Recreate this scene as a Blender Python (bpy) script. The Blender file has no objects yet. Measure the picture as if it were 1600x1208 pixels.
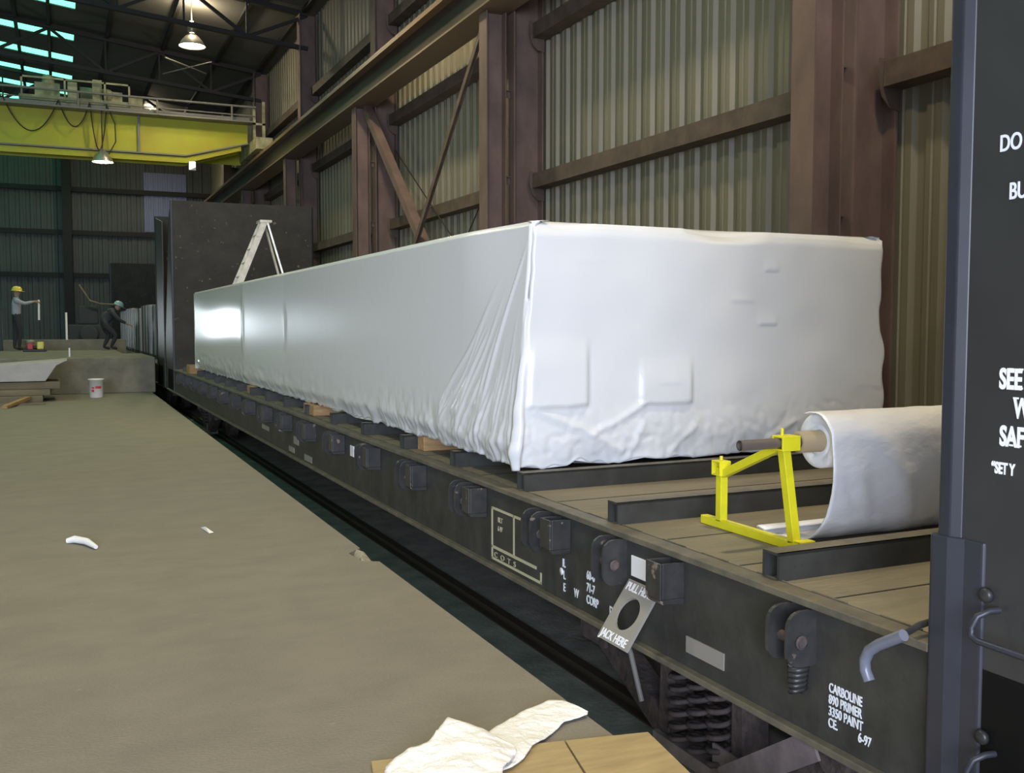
import bpy, bmesh, math, random
from mathutils import Vector, Matrix, noise
random.seed(7)
SC = bpy.context.scene
COL = SC.collection
PI = math.pi

# ------------------------------------------------------------------ camera
def setup_camera():
    cx, cy, f = 800.0, 604.0, 1545.0
    d = Vector((95 - cx, -(507 - cy), -f)).normalized()
    pitch = math.atan((cy - 507) / f)
    up = Vector((0, math.cos(pitch), math.sin(pitch)))
    xr = d.cross(up).normalized()
    M = Matrix((xr, d, up)).to_4x4()
    M.translation = Vector((0, 0, 1.5))
    cam = bpy.data.cameras.new('camera')
    cam.sensor_width = 36
    cam.lens = f / 1600 * 36
    cam.clip_start = 0.05
    cam.clip_end = 300
    o = bpy.data.objects.new('camera', cam)
    COL.objects.link(o)
    o.matrix_world = M
    SC.camera = o
setup_camera()

# ------------------------------------------------------------------ world, exposure, large lights
w = bpy.data.worlds.new('hall_world')
SC.world = w
w.use_nodes = True
bg = w.node_tree.nodes['Background']
bg.inputs[0].default_value = (0.58, 0.70, 1.0, 1)
bg.inputs[1].default_value = 1.7
SC.view_settings.view_transform = 'Standard'
SC.view_settings.look = 'None'
SC.view_settings.gamma = 1
SC.view_settings.exposure = 0.0
SC.view_settings.use_curve_mapping = False

def light(name, kind, loc, power, color, size=0.2, rot=None, **kw):
    l = bpy.data.lights.new(name, kind)
    l.energy = power
    l.color = color
    if kind == 'AREA':
        l.shape = 'RECTANGLE'; l.size = size; l.size_y = kw.get('size_y', size)
    else:
        l.shadow_soft_size = size
    if kind == 'SPOT':
        l.spot_size = kw.get('spot', 2.6); l.spot_blend = kw.get('blend', 0.6)
    o = bpy.data.objects.new(name, l)
    COL.objects.link(o)
    o.location = loc
    if rot: o.rotation_euler = rot
    return o
WARM = (1.0, 0.84, 0.56)
# the camera's own flash
light('camera_flash', 'POINT', (-0.05, -0.02, 1.60), 85, (0.85, 0.9, 1.0), 0.03)
# daylight entering through the big open end door behind and left of the viewer
light('end_door_daylight', 'AREA', (-6.3, -11.2, 3.2), 2900, (0.74, 0.83, 1.0), 9.0, (math.radians(90), 0, math.radians(-20)), size_y=5.5)

# ------------------------------------------------------------------ materials
MATS = {}
def mat(name, base, rough=0.6, metal=0.0, var=0.0, scale=6.0, bump=0.0, bscale=30.0, stretch=(1, 1, 1),
        c2=None, emis=None, es=0.0, spec=0.5, spots=None, coat=0.0):
    m = bpy.data.materials.new(name)
    m.use_nodes = True
    nt = m.node_tree; N = nt.nodes; Lk = nt.links
    b = N['Principled BSDF']
    b.inputs['Base Color'].default_value = (*base, 1)
    b.inputs['Roughness'].default_value = rough
    b.inputs['Metallic'].default_value = metal
    b.inputs['Specular IOR Level'].default_value = spec
    b.inputs['Coat Weight'].default_value = coat
    if emis:
        b.inputs['Emission Color'].default_value = (*emis, 1)
        b.inputs['Emission Strength'].default_value = es
    if var or c2 or bump or spots:
        tc = N.new('ShaderNodeTexCoord'); mp = N.new('ShaderNodeMapping')
        mp.inputs['Scale'].default_value = stretch
        Lk.new(tc.outputs['Object'], mp.inputs['Vector'])
    last = None
    if var or c2:
        nz = N.new('ShaderNodeTexNoise'); nz.inputs['Scale'].default_value = scale
        nz.inputs['Detail'].default_value = 8; nz.inputs['Roughness'].default_value = 0.62
        Lk.new(mp.outputs[0], nz.inputs['Vector'])
        cr = N.new('ShaderNodeValToRGB')
        cr.color_ramp.elements[0].position = 0.36; cr.color_ramp.elements[1].position = 0.64
        lo = c2 if c2 else tuple(c * (1 - var) for c in base)
        hi = base if c2 else tuple(min(1, c * (1 + var)) for c in base)
        cr.color_ramp.elements[0].color = (*lo, 1); cr.color_ramp.elements[1].color = (*hi, 1)
        Lk.new(nz.outputs['Fac'], cr.inputs['Fac'])
        last = cr.outputs['Color']
        Lk.new(last, b.inputs['Base Color'])
    if spots:
        sc, th, colr = spots
        n2 = N.new('ShaderNodeTexNoise'); n2.inputs['Scale'].default_value = sc; n2.inputs['Detail'].default_value = 4
        Lk.new(mp.outputs[0], n2.inputs['Vector'])
        r2 = N.new('ShaderNodeValToRGB')
        r2.color_ramp.elements[0].position = th; r2.color_ramp.elements[1].position = th + 0.04
        Lk.new(n2.outputs['Fac'], r2.inputs['Fac'])
        mx = N.new('ShaderNodeMix'); mx.data_type = 'RGBA'
        Lk.new(r2.outputs['Color'], mx.inputs['Factor'])
        if last: Lk.new(last, mx.inputs['A'])
        else: mx.inputs['A'].default_value = (*base, 1)
        mx.inputs['B'].default_value = (*colr, 1)
        Lk.new(mx.outputs['Result'], b.inputs['Base Color'])
    if bump:
        nb = N.new('ShaderNodeTexNoise'); nb.inputs['Scale'].default_value = bscale; nb.inputs['Detail'].default_value = 6
        Lk.new(mp.outputs[0], nb.inputs['Vector'])
        bp = N.new('ShaderNodeBump'); bp.inputs['Strength'].default_value = bump; bp.inputs['Distance'].default_value = 0.02
        Lk.new(nb.outputs['Fac'], bp.inputs['Height'])
        Lk.new(bp.outputs['Normal'], b.inputs['Normal'])
    MATS[name] = m
    return m

M_floor = mat('dusty_concrete', (0.225, 0.205, 0.165), 0.85, var=0.07, scale=2.6, bump=0.3, bscale=70, stretch=(0.9, 1.3, 1),
              spots=(23, 0.70, (0.28, 0.26, 0.22)))
M_pit = mat('pit_concrete', (0.42, 0.40, 0.35), 0.9, var=0.25, scale=3, bump=0.4, bscale=30)
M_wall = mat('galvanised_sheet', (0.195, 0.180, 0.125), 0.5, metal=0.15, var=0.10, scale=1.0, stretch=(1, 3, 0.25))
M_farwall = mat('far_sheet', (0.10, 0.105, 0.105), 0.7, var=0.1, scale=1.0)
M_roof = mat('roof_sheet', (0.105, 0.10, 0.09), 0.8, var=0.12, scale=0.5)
M_rust = mat('rust_primer_steel', (0.135, 0.090, 0.075), 0.65, var=0.2, scale=3, stretch=(1, 1, 0.5))
M_rust2 = mat('dark_rust_steel', (0.095, 0.068, 0.052), 0.7, var=0.25, scale=4)
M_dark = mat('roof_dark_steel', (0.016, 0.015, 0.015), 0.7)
M_runway = mat('runway_steel', (0.045, 0.034, 0.026), 0.5, var=0.3, scale=2, stretch=(1, 0.3, 1))
M_flange_lit = mat('lit_flange_steel', (0.20, 0.14, 0.09), 0.4, metal=0.3)  # light along the runway flanges painted in, against the darker web
M_crane = mat('crane_yellow', (0.46, 0.50, 0.015), 0.55, c2=(0.44, 0.37, 0.02), scale=0.7)
M_craned = mat('crane_grey', (0.22, 0.21, 0.18), 0.6)
M_tro = mat('trolley_paint', (0.34, 0.32, 0.18), 0.6, var=0.4, scale=3)
M_mint = mat('fibreglass_skylight', (0.2, 0.6, 0.45), 0.5, emis=(0.22, 1.0, 0.62), es=1.9)
M_day = mat('daylight_opening', (0.9, 0.95, 1), 0.5, emis=(0.85, 0.93, 1.0), es=14)
M_dim = mat('added_dim_glow', (0.5, 0.55, 0.6), 0.5, emis=(0.6, 0.7, 0.85), es=1.1)  # glow of an added pane that only shows mirrored in the film
M_bluepan = mat('translucent_panel', (0.2, 0.22, 0.35), 0.5, emis=(0.3, 0.34, 0.6), es=0.02)
M_bulb = mat('lamp_glow', (1, 1, 1), 0.5, emis=(1.0, 0.88, 0.62), es=30)
M_lampm = mat('lamp_aluminium', (0.5, 0.48, 0.44), 0.35, metal=0.8)
M_car = mat('black_car_paint', (0.042, 0.042, 0.038), 0.48, var=0.25, scale=5, bump=0.12, bscale=25,
            spots=(17, 0.74, (0.085, 0.06, 0.04)))
M_edge = mat('lit_edge_steel', (0.165, 0.145, 0.10), 0.55, c2=(0.10, 0.09, 0.07), scale=9)  # light caught on deck edge, flange and runner tops, put into the colour
M_deck = mat('deck_wood_steel', (0.23, 0.20, 0.14), 0.8, c2=(0.175, 0.16, 0.115), scale=5, bump=0.3, bscale=40, stretch=(0.4, 1.5, 1))
M_box = mat('pocket_steel', (0.046, 0.045, 0.044), 0.36, c2=(0.028, 0.028, 0.028), scale=12, spots=(14, 0.66, (0.22, 0.17, 0.13)))
M_bulk = mat('bulkhead_face', (0.031, 0.028, 0.024), 0.7, var=0.25, scale=3, spots=(9.0, 0.665, (0.16, 0.14, 0.09)))
M_side = mat('bulkhead_side', (0.042, 0.042, 0.042), 0.42, var=0.12, scale=2)
M_post = mat('bulkhead_post', (0.033, 0.035, 0.046), 0.4, var=0.12, scale=3)
M_rusty = mat('rusted_casting', (0.13, 0.095, 0.085), 0.75, c2=(0.06, 0.05, 0.05), scale=10, bump=0.5, bscale=30)
M_pinkst = mat('bare_casting', (0.27, 0.215, 0.21), 0.6, var=0.2, scale=8)
M_letter = mat('white_stencil', (0.85, 0.87, 0.9), 0.6)
M_letter2 = mat('bright_white_stencil', (1.0, 1.0, 1.0), 0.4, spec=0.8)
M_ylet = mat('cream_stencil', (0.50, 0.47, 0.30), 0.6)
M_refl = mat('white_reflector', (1, 1, 1), 0.3, spec=1.0, coat=1.0)
M_tag = mat('grey_plate', (0.28, 0.26, 0.23), 0.5)
M_wood = mat('pine_block', (0.40, 0.24, 0.11), 0.75, var=0.25, scale=8, stretch=(0.4, 3, 3))
M_ply = mat('plywood', (0.46, 0.35, 0.17), 0.7, c2=(0.35, 0.26, 0.13), scale=4, stretch=(0.8, 4, 1))
M_yel = mat('stand_yellow', (0.74, 0.68, 0.02), 0.42, var=0.06, scale=10)
M_pipe = mat('steel_pipe', (0.22, 0.18, 0.16), 0.4, metal=0.5)
M_core = mat('cardboard_core', (0.36, 0.28, 0.17), 0.8)
M_film = mat('white_film', (0.78, 0.79, 0.80), 0.14, bump=0.02, bscale=4, spec=0.5)
M_film_mid = mat('hazy_film', (0.78, 0.79, 0.80), 0.24, bump=0.03, bscale=5, spec=0.5)
M_film_near = mat('near_film', (0.77, 0.78, 0.79), 0.22, bump=0.10, bscale=6, spec=0.55)
M_film2 = mat('roll_film', (0.82, 0.82, 0.85), 0.36, bump=0.55, bscale=11, stretch=(0.6, 1, 1))
M_foam = mat('white_sheet', (0.97, 0.97, 0.97), 0.55, bump=0.5, bscale=38)
M_tape = mat('white_scrap', (0.9, 0.9, 0.88), 0.5)
M_alu = mat('ladder_aluminium', (0.62, 0.60, 0.55), 0.4, metal=0.3, var=0.15, scale=8)
M_bucket = mat('bucket_plastic', (0.78, 0.76, 0.72), 0.4)
M_red = mat('red_print', (0.55, 0.05, 0.06), 0.5)
M_block = mat('concrete_block', (0.19, 0.175, 0.14), 0.9, var=0.2, scale=2.5, bump=0.3, bscale=15)
M_pale = mat('pale_slab', (0.42, 0.40, 0.40), 0.8, var=0.1, scale=3)
M_timber = mat('timber', (0.22, 0.19, 0.11), 0.8, c2=(0.13, 0.11, 0.08), scale=3, stretch=(0.3, 2, 2))
M_skin = mat('skin', (0.36, 0.22, 0.16), 0.6)
M_shirt = mat('shirt_grey_blue', (0.34, 0.36, 0.42), 0.8, var=0.15, scale=6)
M_trous = mat('dark_trousers', (0.035, 0.035, 0.04), 0.85)
M_dshirt = mat('dark_jacket', (0.04, 0.045, 0.05), 0.85)
M_boot = mat('boots', (0.03, 0.025, 0.02), 0.7)
M_hat = mat('yellow_hard_hat', (0.75, 0.62, 0.08), 0.35)
M_hat2 = mat('teal_hard_hat', (0.20, 0.36, 0.36), 0.35)
M_strap = mat('black_strap', (0.02, 0.02, 0.02), 0.5)
M_wrap = mat('bundle_wrap', (0.32, 0.30, 0.33), 0.5, var=0.15, scale=3)
M_hose = mat('grey_hose', (0.16, 0.17, 0.22), 0.3)
M_ball = mat('ballast', (0.05, 0.048, 0.045), 0.95, var=0.4, scale=15, bump=0.8, bscale=20)
M_railst = mat('track_rail', (0.12, 0.09, 0.07), 0.5, metal=0.3)
M_chip = mat('broken_concrete', (0.40, 0.37, 0.30), 0.9, var=0.2, scale=20, bump=0.5, bscale=40)

# ------------------------------------------------------------------ mesh helpers
class MB:
    def __init__(s): s.v = []; s.f = []; s.sm = []
    def add(s, vs, fs, smooth=False):
        n = len(s.v); s.v += [tuple(v) for v in vs]
        for f in fs: s.f.append(tuple(i + n for i in f)); s.sm.append(smooth)
        return s
    def box(s, x0, x1, y0, y1, z0, z1, M=None):
        vs = [Vector((x, y, z)) for x in (x0, x1) for y in (y0, y1) for z in (z0, z1)]
        if M is not None: vs = [M @ v for v in vs]
        return s.add(vs, [(0, 1, 3, 2), (4, 6, 7, 5), (0, 4, 5, 1), (2, 3, 7, 6), (0, 2, 6, 4), (1, 5, 7, 3)])
    def bar(s, p, q, w, h=None, up=(0, 0, 1)):
        h = h or w
        p = Vector(p); q = Vector(q); d = (q - p)
        L = d.length; d.normalize()
        u = Vector(up)
        if abs(u.dot(d)) > 0.98: u = Vector((1, 0, 0))
        r = d.cross(u).normalized(); u2 = r.cross(d)
        M = Matrix((r, d, u2)).transposed().to_4x4(); M.translation = p
        return s.box(-w / 2, w / 2, 0, L, -h / 2, h / 2, M)
    def tube(s, pts, r, n=10, caps=True, smooth=True, rs=None):
        pts = [Vector(p) for p in pts]
        m = len(pts); rings = []
        prev = None
        for i, p in enumerate(pts):
            a = pts[max(0, i - 1)]; b = pts[min(m - 1, i + 1)]
            t = (b - a).normalized()
            if prev is None:
                u = Vector((0, 0, 1)) if abs(t.z) < 0.9 else Vector((1, 0, 0))
                e1 = t.cross(u).normalized()
            else:
                e1 = (prev - t * prev.dot(t)).normalized()
            prev = e1; e2 = t.cross(e1)
            rr = rs[i] if rs else r
            rings.append([p + e1 * (rr * math.cos(2 * PI * k / n)) + e2 * (rr * math.sin(2 * PI * k / n)) for k in range(n)])
        vs = [v for R in rings for v in R]
        fs = []
        for i in range(m - 1):
            for k in range(n):
                k2 = (k + 1) % n
                fs.append((i * n + k, i * n + k2, (i + 1) * n + k2, (i + 1) * n + k))
        s.add(vs, fs, smooth)
        if caps:
            s.add(rings[0], [tuple(range(n))[::-1]]); s.add(rings[-1], [tuple(range(n))])
        return s
    def lathe(s, prof, c=(0, 0, 0), n=24, axis='z', smooth=True):
        c = Vector(c); vs = []
        for (r, z) in prof:
            for k in range(n):
                a = 2 * PI * k / n; x, y = r * math.cos(a), r * math.sin(a)
                v = {'z': (x, y, z), 'x': (z, x, y), 'y': (y, z, x)}[axis]
                vs.append(c + Vector(v))
        fs = []
        for i in range(len(prof) - 1):
            for k in range(n):
                k2 = (k + 1) % n
                fs.append((i * n + k, i * n + k2, (i + 1) * n + k2, (i + 1) * n + k))
        return s.add(vs, fs, smooth)
    def prism(s, poly, a, b, axis='y'):
        # poly in the two other axes (in cyclic-free order), extruded between a and b
        def P(u, v, t):
            return {'x': (t, u, v), 'y': (u, t, v), 'z': (u, v, t)}[axis]
        n = len(poly)
        vs = [P(u, v, a) for u, v in poly] + [P(u, v, b) for u, v in poly]
        fs = [tuple(range(n))[::-1], tuple(range(n, 2 * n))]
        for i in range(n):
            j = (i + 1) % n; fs.append((i, j, n + j, n + i))
        return s.add(vs, fs)
    def ibeam(s, cx, cy, z0, z1, w, d, tf=0.015, tw=0.01, flange='x'):
        # vertical I column; flanges perpendicular to x when flange == 'x'
        if flange == 'x':
            s.box(cx - d / 2, cx - d / 2 + tf, cy - w / 2, cy + w / 2, z0, z1)
            s.box(cx + d / 2 - tf, cx + d / 2, cy - w / 2, cy + w / 2, z0, z1)
            s.box(cx - d / 2 + tf, cx + d / 2 - tf, cy - tw / 2, cy + tw / 2, z0, z1)
        return s
    def build(s, name, m=None, parent=None, bevel=0.0):
        me = bpy.data.meshes.new(name)
        me.from_pydata(s.v, [], s.f)
        me.polygons.foreach_set('use_smooth', s.sm)
        me.update()
        bm = bmesh.new(); bm.from_mesh(me)
        bmesh.ops.recalc_face_normals(bm, faces=bm.faces)
        bm.to_mesh(me); bm.free()
        if m: me.materials.append(m)
        o = bpy.data.objects.new(name, me); COL.objects.link(o)
        if parent is not None: o.parent = parent
        if bevel:
            b = o.modifiers.new('bevel', 'BEVEL'); b.width = bevel; b.segments = 2; b.limit_method = 'ANGLE'
        return o

def tag(o, label=None, cat=None, group=None, kind=None):
    if label: o['label'] = label
    if cat: o['category'] = cat
    if group: o['group'] = group
    if kind: o['kind'] = kind
    return o
def empty(name, loc=(0, 0, 0), label=None, cat=None, group=None):
    o = bpy.data.objects.new(name, None); COL.objects.link(o)
    o.empty_display_size = 0.1
    o.location = loc
    return tag(o, label, cat, group)
def struct(name, mb, m, label):
    o = mb.build(name, m); o['kind'] = 'structure'; o['label'] = label; return o
def copy_tree(o, parent=None):
    c = o.copy(); COL.objects.link(c)
    if parent is not None: c.parent = parent
    for ch in list(o.children): copy_tree(ch, c)
    return c
# parts whose parent empty is away from the origin: mesh coordinates are relative to the empty

def text_mesh(name, body, size, m, parent, M, bold=0.0, xs=1.0, depth=0.0012, space=1.0):
    cu = bpy.data.curves.new(name, 'FONT')
    cu.body = body; cu.size = size; cu.offset = bold; cu.extrude = depth; cu.space_character = space
    t = bpy.data.objects.new(name, cu); COL.objects.link(t)
    dg = bpy.context.evaluated_depsgraph_get()
    me = bpy.data.meshes.new_from_object(t.evaluated_get(dg))
    bpy.data.objects.remove(t); bpy.data.curves.remove(cu)
    me.transform(Matrix.Diagonal((xs, 1, 1, 1))); me.transform(M)
    me.materials.clear(); me.materials.append(m); me.name = name
    o = bpy.data.objects.new(name, me); COL.objects.link(o); o.parent = parent
    return o
def side_text(name, body, y, z, size, m, parent, x=2.217, bold=0.0, xs=1.0, space=1.0):
    """lettering standing on a plane that faces -x; (y, z) is its lower left as read"""
    M = Matrix(((0, 0, -1, x), (-1, 0, 0, y), (0, 1, 0, z), (0, 0, 0, 1)))
    return text_mesh(name, body, size, m, parent, M, bold, xs, space=space)

DZ = 0.60         # deck height
CX = 2.22         # near side of the flatcar
CW = 2.85         # deck width
# ================================================================== SETTING
# floor platform, with a chipped notch in its edge
fl = MB()
poly = [(-14, -12), (1.80, -12), (1.80, 5.98), (1.70, 6.04), (1.68, 6.28), (1.79, 6.40), (1.82, 47), (-14, 47)]
fl.prism(poly, -0.62, 0.0, 'z')
struct('floor', fl, M_floor, 'dusty grey brown concrete platform floor')
p = MB(); p.box(1.55, 6.6, -12, 47, -0.9, -0.62)
struct('floor_track_pit', p, M_pit, 'sunken concrete track bed beside the platform')
chip = MB()
chip.add([(1.70, 6.05, -0.05), (1.80, 5.99, -0.06), (1.84, 6.2, -0.07), (1.80, 6.40, -0.05), (1.69, 6.28, -0.05), (1.72, 6.12, 0.012), (1.79, 6.3, 0.006), (1.76, 6.38, 0.012)],
         [(0, 1, 5), (1, 2, 6, 5), (2, 3, 7, 6), (3, 4, 7), (4, 0, 5, 7), (5, 6, 7)])
chipo = chip.build('concrete_chip', M_chip)
chipo.location.z = -0.012
tag(chipo, 'broken pale concrete lump in the chipped notch of the platform edge', 'rubble')

def corrugated(mb, a0, a1, fixed, z0, z1, axis='y', pitch=0.305, depth=0.045, sgn=-1, ztop=None):
    """trapezoidal sheet running along axis; depth protrudes by sgn"""
    prof = []
    a = a0
    while a < a1:
        for (t, d) in ((0, 0), (0.30, 0), (0.40, 1), (0.62, 1), (0.66, 0.78), (0.70, 0.78), (0.74, 1), (0.90, 1), (1.0, 0)):
            prof.append((a + t * pitch, d * depth * sgn))
        a += pitch
    vs = []; fs = []
    for (u, d) in prof:
        zt = ztop(u) if ztop else z1
        for z in (z0, zt):
            vs.append((fixed + d, u, z) if axis == 'y' else (u, fixed + d, z))
    for i in range(len(prof) - 1):
        fs.append((2 * i, 2 * i + 1, 2 * i + 3, 2 * i + 2))
    mb.add(vs, fs)
WX = 6.42
wr = MB(); corrugated(wr, 0.5, 47, WX, -0.7, 10.2, 'y'); wr.box(WX + 0.002, WX + 0.05, -12, 47, -0.7, 10.2)
struct('wall_right', wr, M_wall, 'ribbed galvanised sheet side wall of the hall')
def roofz(x): return 9.7 + (6.4 - x) * 0.12
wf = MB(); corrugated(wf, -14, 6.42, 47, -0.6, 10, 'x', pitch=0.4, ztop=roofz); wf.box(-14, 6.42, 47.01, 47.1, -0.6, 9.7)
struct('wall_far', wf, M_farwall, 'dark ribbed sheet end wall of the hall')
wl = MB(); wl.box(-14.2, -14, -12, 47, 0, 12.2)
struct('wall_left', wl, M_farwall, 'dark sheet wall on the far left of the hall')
# roof with long thin skylight openings filled by fibreglass panels
SKY = [12.0, 15.0, 18.0, 21.0, 24.2, 27.4, 30.75, 34.2, 37.0, 39.8, 42.4, 45.2]
rf = MB()
def roof_strip(x0, x1, y0, y1):
    rf.add([(x0, y0, roofz(x0)), (x1, y0, roofz(x1)), (x1, y1, roofz(x1)), (x0, y1, roofz(x0)),
            (x0, y0, roofz(x0) + 0.08), (x1, y0, roofz(x1) + 0.08), (x1, y1, roofz(x1) + 0.08), (x0, y1, roofz(x0) + 0.08)],
           [(0, 1, 2, 3), (4, 7, 6, 5), (0, 4, 5, 1), (1, 5, 6, 2), (2, 6, 7, 3), (3, 7, 4, 0)])
roof_strip(0.60, 6.6, -12, 47.1)
ya = -12
for s in SKY:
    roof_strip(-14.2, 0.60, ya, s - 0.42); ya = s + 0.42
roof_strip(-14.2, 0.60, ya, 47.1)
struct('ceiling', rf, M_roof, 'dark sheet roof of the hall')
for i, s in enumerate(SKY):
    k = MB()
    k.add([(-14, s - 0.42, roofz(-14) + 0.03), (0.60, s - 0.42, roofz(0.60) + 0.03), (0.60, s + 0.42, roofz(0.60) + 0.03), (-14, s + 0.42, roofz(-14) + 0.03)], [(0, 1, 2, 3)])
    o = struct('window_%d' % (i + 1), k, M_mint, 'long mint green fibreglass skylight strip in the roof')
# purlins between the skylights and sag rods crossing them
# far wall girts, column, dim translucent panel, daylit door
def girt_x(z, name='wall_girt', lab=''):
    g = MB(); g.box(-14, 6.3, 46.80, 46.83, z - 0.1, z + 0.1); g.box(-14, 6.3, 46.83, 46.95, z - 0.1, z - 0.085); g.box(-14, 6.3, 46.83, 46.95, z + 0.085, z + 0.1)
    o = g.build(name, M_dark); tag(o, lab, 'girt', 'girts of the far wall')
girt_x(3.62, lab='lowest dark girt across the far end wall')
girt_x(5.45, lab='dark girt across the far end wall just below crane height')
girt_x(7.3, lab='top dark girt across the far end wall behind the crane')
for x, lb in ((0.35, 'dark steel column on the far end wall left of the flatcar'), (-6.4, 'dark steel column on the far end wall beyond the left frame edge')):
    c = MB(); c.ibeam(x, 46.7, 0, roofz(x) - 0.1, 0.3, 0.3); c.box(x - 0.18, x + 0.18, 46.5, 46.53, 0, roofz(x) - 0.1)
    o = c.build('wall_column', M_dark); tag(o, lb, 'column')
k = MB(); corrugated(k, 3.5, 5.2, 46.95, 5.6, 8.2, 'x', pitch=0.2, depth=0.03)
struct('window_13', k, M_bluepan, 'dim blue translucent panel high in the far wall')
d = MB(); d.box(-4.35, -2.60, 46.86, 46.90, 0.95, 2.15)
do = struct('window_14', d, M_day, 'daylit window in the far wall just beyond the left frame edge')
d = MB(); d.box(-6.3, -4.45, 46.86, 46.90, 0.75, 2.35)
struct('window_15', d, M_dim, 'dim pane added beyond the left frame edge for its reflection in the film')  # unseen glowing pane, added for a faint reflection on the package side
d = MB(); d.box(-6.42, -6.3, 46.7, 46.92, 0.63, 2.47); d.box(-2.60, -2.48, 46.7, 46.92, 0.63, 2.47); d.box(-4.45, -4.35, 46.7, 46.92, 0.75, 2.35); d.box(-6.3, -2.6, 46.7, 46.92, 2.35, 2.47); d.box(-4.35, -2.6, 46.7, 46.92, 2.15, 2.35); d.box(-6.3, -2.6, 46.7, 46.92, 0.63, 0.75)
o = d.build('window_frame', M_dark, do)

# ================================================================== STEELWORK OF THE RIGHT WALL
COLY = [-0.4, 6.36, 12.95, 19.65, 26.4, 33.1, 39.8]
names = ['steel column pair beside the near bulkhead beyond the frame', 'rust red column pair right of the white package', 'rust red column pair behind the front corner of the white package',
         'column pair behind the middle of the white package', 'column pair just right of the far bulkhead', 'column pair behind the far bulkhead under the crane end', 'column pair near the far end wall']
for y, lb in zip(COLY, names):
    e = empty('crane_column', (0, y, -0.62), lb, 'column')
    h = 0.62
    c = MB(); c.ibeam(5.60, 0, 0.03, 5.83 + h, 0.27, 0.30); c.build('inner_post', M_rust, e)
    c = MB(); c.ibeam(6.09, 0, 0.03, 9.6 + h, 0.30, 0.46, 0.02, 0.014); c.build('outer_post', M_rust, e)
    c = MB()
    z = 0.6
    while z < 5.6 + h:
        c.box(5.75, 5.86, -0.05, 0.05, z, z + 0.012); c.box(5.75, 5.86, -0.012, 0.0, z - 0.09, z)
        z += 1.2
    c.build('batten_plate', M_rust2, e)
    c = MB(); c.box(5.4, 6.35, -0.2, 0.2, 0.0, 0.03); c.build('base_plate', M_rust2, e)
    c = MB()
    for zz in (3.53 + h, 5.62 + h, 7.6 + h):   # gusset behind each girt
        pts = [(6.32 - 0.22, zz + 0.12), (6.36, zz + 0.12)] + [(6.36 - 0.26 * math.sin(a), zz - 0.30 * (1 - math.cos(a)) - 0.0) for a in [0.1]]
        pts = [(6.33, zz + 0.13), (6.10, zz + 0.13), (6.10, zz - 0.05), (6.14, zz - 0.18), (6.22, zz - 0.26), (6.33, zz - 0.28)]
        c.prism(pts, -0.16, -0.15, 'y')
    c.build('girt_gusset', M_rust2, e)
# bracket at crane girder seat
glab = {3.53: 'mid height wall girt', 5.62: 'runway height wall girt', 7.6: 'topmost wall girt'}
bays = ['right of the big rust column', 'above the package front face', 'behind the diagonal braces', 'above the far half of the package', 'behind the far bulkhead', 'in the bay next to the far wall']
for z in (3.53, 5.62, 7.6):
    for i in range(len(COLY) - 1):
        y0, y1 = COLY[i] + 0.17, COLY[i + 1] - 0.17
        if i == 0: y0 = 1.0
        g = MB()
        g.box(6.14, 6.155, y0, y1, z - 0.10, z + 0.10); g.box(6.155, 6.36, y0, y1, z + 0.088, z + 0.10); g.box(6.155, 6.36, y0, y1, z - 0.10, z - 0.088)
        o = g.build('wall_girt', M_rust2)
        tag(o, glab[z] + ' in the bay ' + bays[i], 'girt', 'girts of the side wall')
g = MB(); g.box(6.14, 6.36, COLY[-1] + 0.17, 46.7, 3.43, 3.63); o = g.build('wall_girt', M_rust2)
tag(o, 'rust brown wall girt at mid height running into the far corner', 'girt', 'girts of the side wall')
# crane runway girder
e = empty('crane_runway', (5.6, 0, 5.85), 'long rust brown crane runway beam along the side wall', 'runway beam')
g = MB(); g.box(-0.012, 0.012, -10, 46.5, 0.03, 0.60); g.build('beam_web', M_runway, e)
g = MB(); g.box(-0.24, 0.24, -10, 46.5, 0.0, 0.03); g.build('bottom_flange', M_flange_lit, e)
g = MB(); g.box(-0.19, 0.19, -10, 46.5, 0.60, 0.63); g.box(-0.21, -0.19, -10, 46.5, 0.55, 0.63); g.build('top_flange', M_flange_lit, e)
g = MB(); g.box(-0.03, 0.03, -10, 46.5, 0.63, 0.73); g.build('crane_rail', M_railst, e)
# second lighter beam beside the columns (walkway edge)
# diagonal braces
def brace(a, b, w, h, m, lab, name='diagonal_brace'):
    k = MB()
    k.bar(a, b, w, 0.012); 
    A = Vector(a); B = Vector(b); 
    k.bar(A + Vector((0.03, 0, 0)), B + Vector((0.03, 0, 0)), 0.012, h) if False else None
    k.bar(A + Vector((h / 2, 0, 0)), B + Vector((h / 2, 0, 0)), 0.014, h, up=(1, 0, 0))
    o = k.build(name, m); tag(o, lab, 'brace'); return o
def flatbrace(a, b, w, m, lab):
    k = MB(); A = Vector(a); B = Vector(b)
    k.bar(A, B, 0.014, w, up=(0, 0, 1))      # leg facing the hall
    d = (B - A).normalized(); n = Vector((1, 0, 0)).cross(d).normalized()
    off = n * (w / 2)
    if off.z < 0: off = -off
    k.bar(A + off + Vector((w / 2, 0, 0)), B + off + Vector((w / 2, 0, 0)), w, 0.014, up=n)
    o = k.build('diagonal_brace', m); tag(o, lab, 'brace', 'diagonal braces between the columns')
flatbrace((5.60, 19.45, 5.80), (5.60, 15.4, 2.3), 0.15, M_rust, 'broad rusty diagonal brace falling right from the beam to the package top')
flatbrace((5.52, 13.15, 5.70), (5.52, 16.85, 2.2), 0.09, M_rust2, 'dark slim diagonal brace falling left from the beam to the package top')
k = MB(); k.tube([(6.1, 13.1, 4.6), (6.1, 15.6, 2.6)], 0.012, 6); tag(k.build('tie_rod', M_dark), 'thin rod slanting behind the dark diagonal brace', 'rod', 'thin tie rods')
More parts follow.
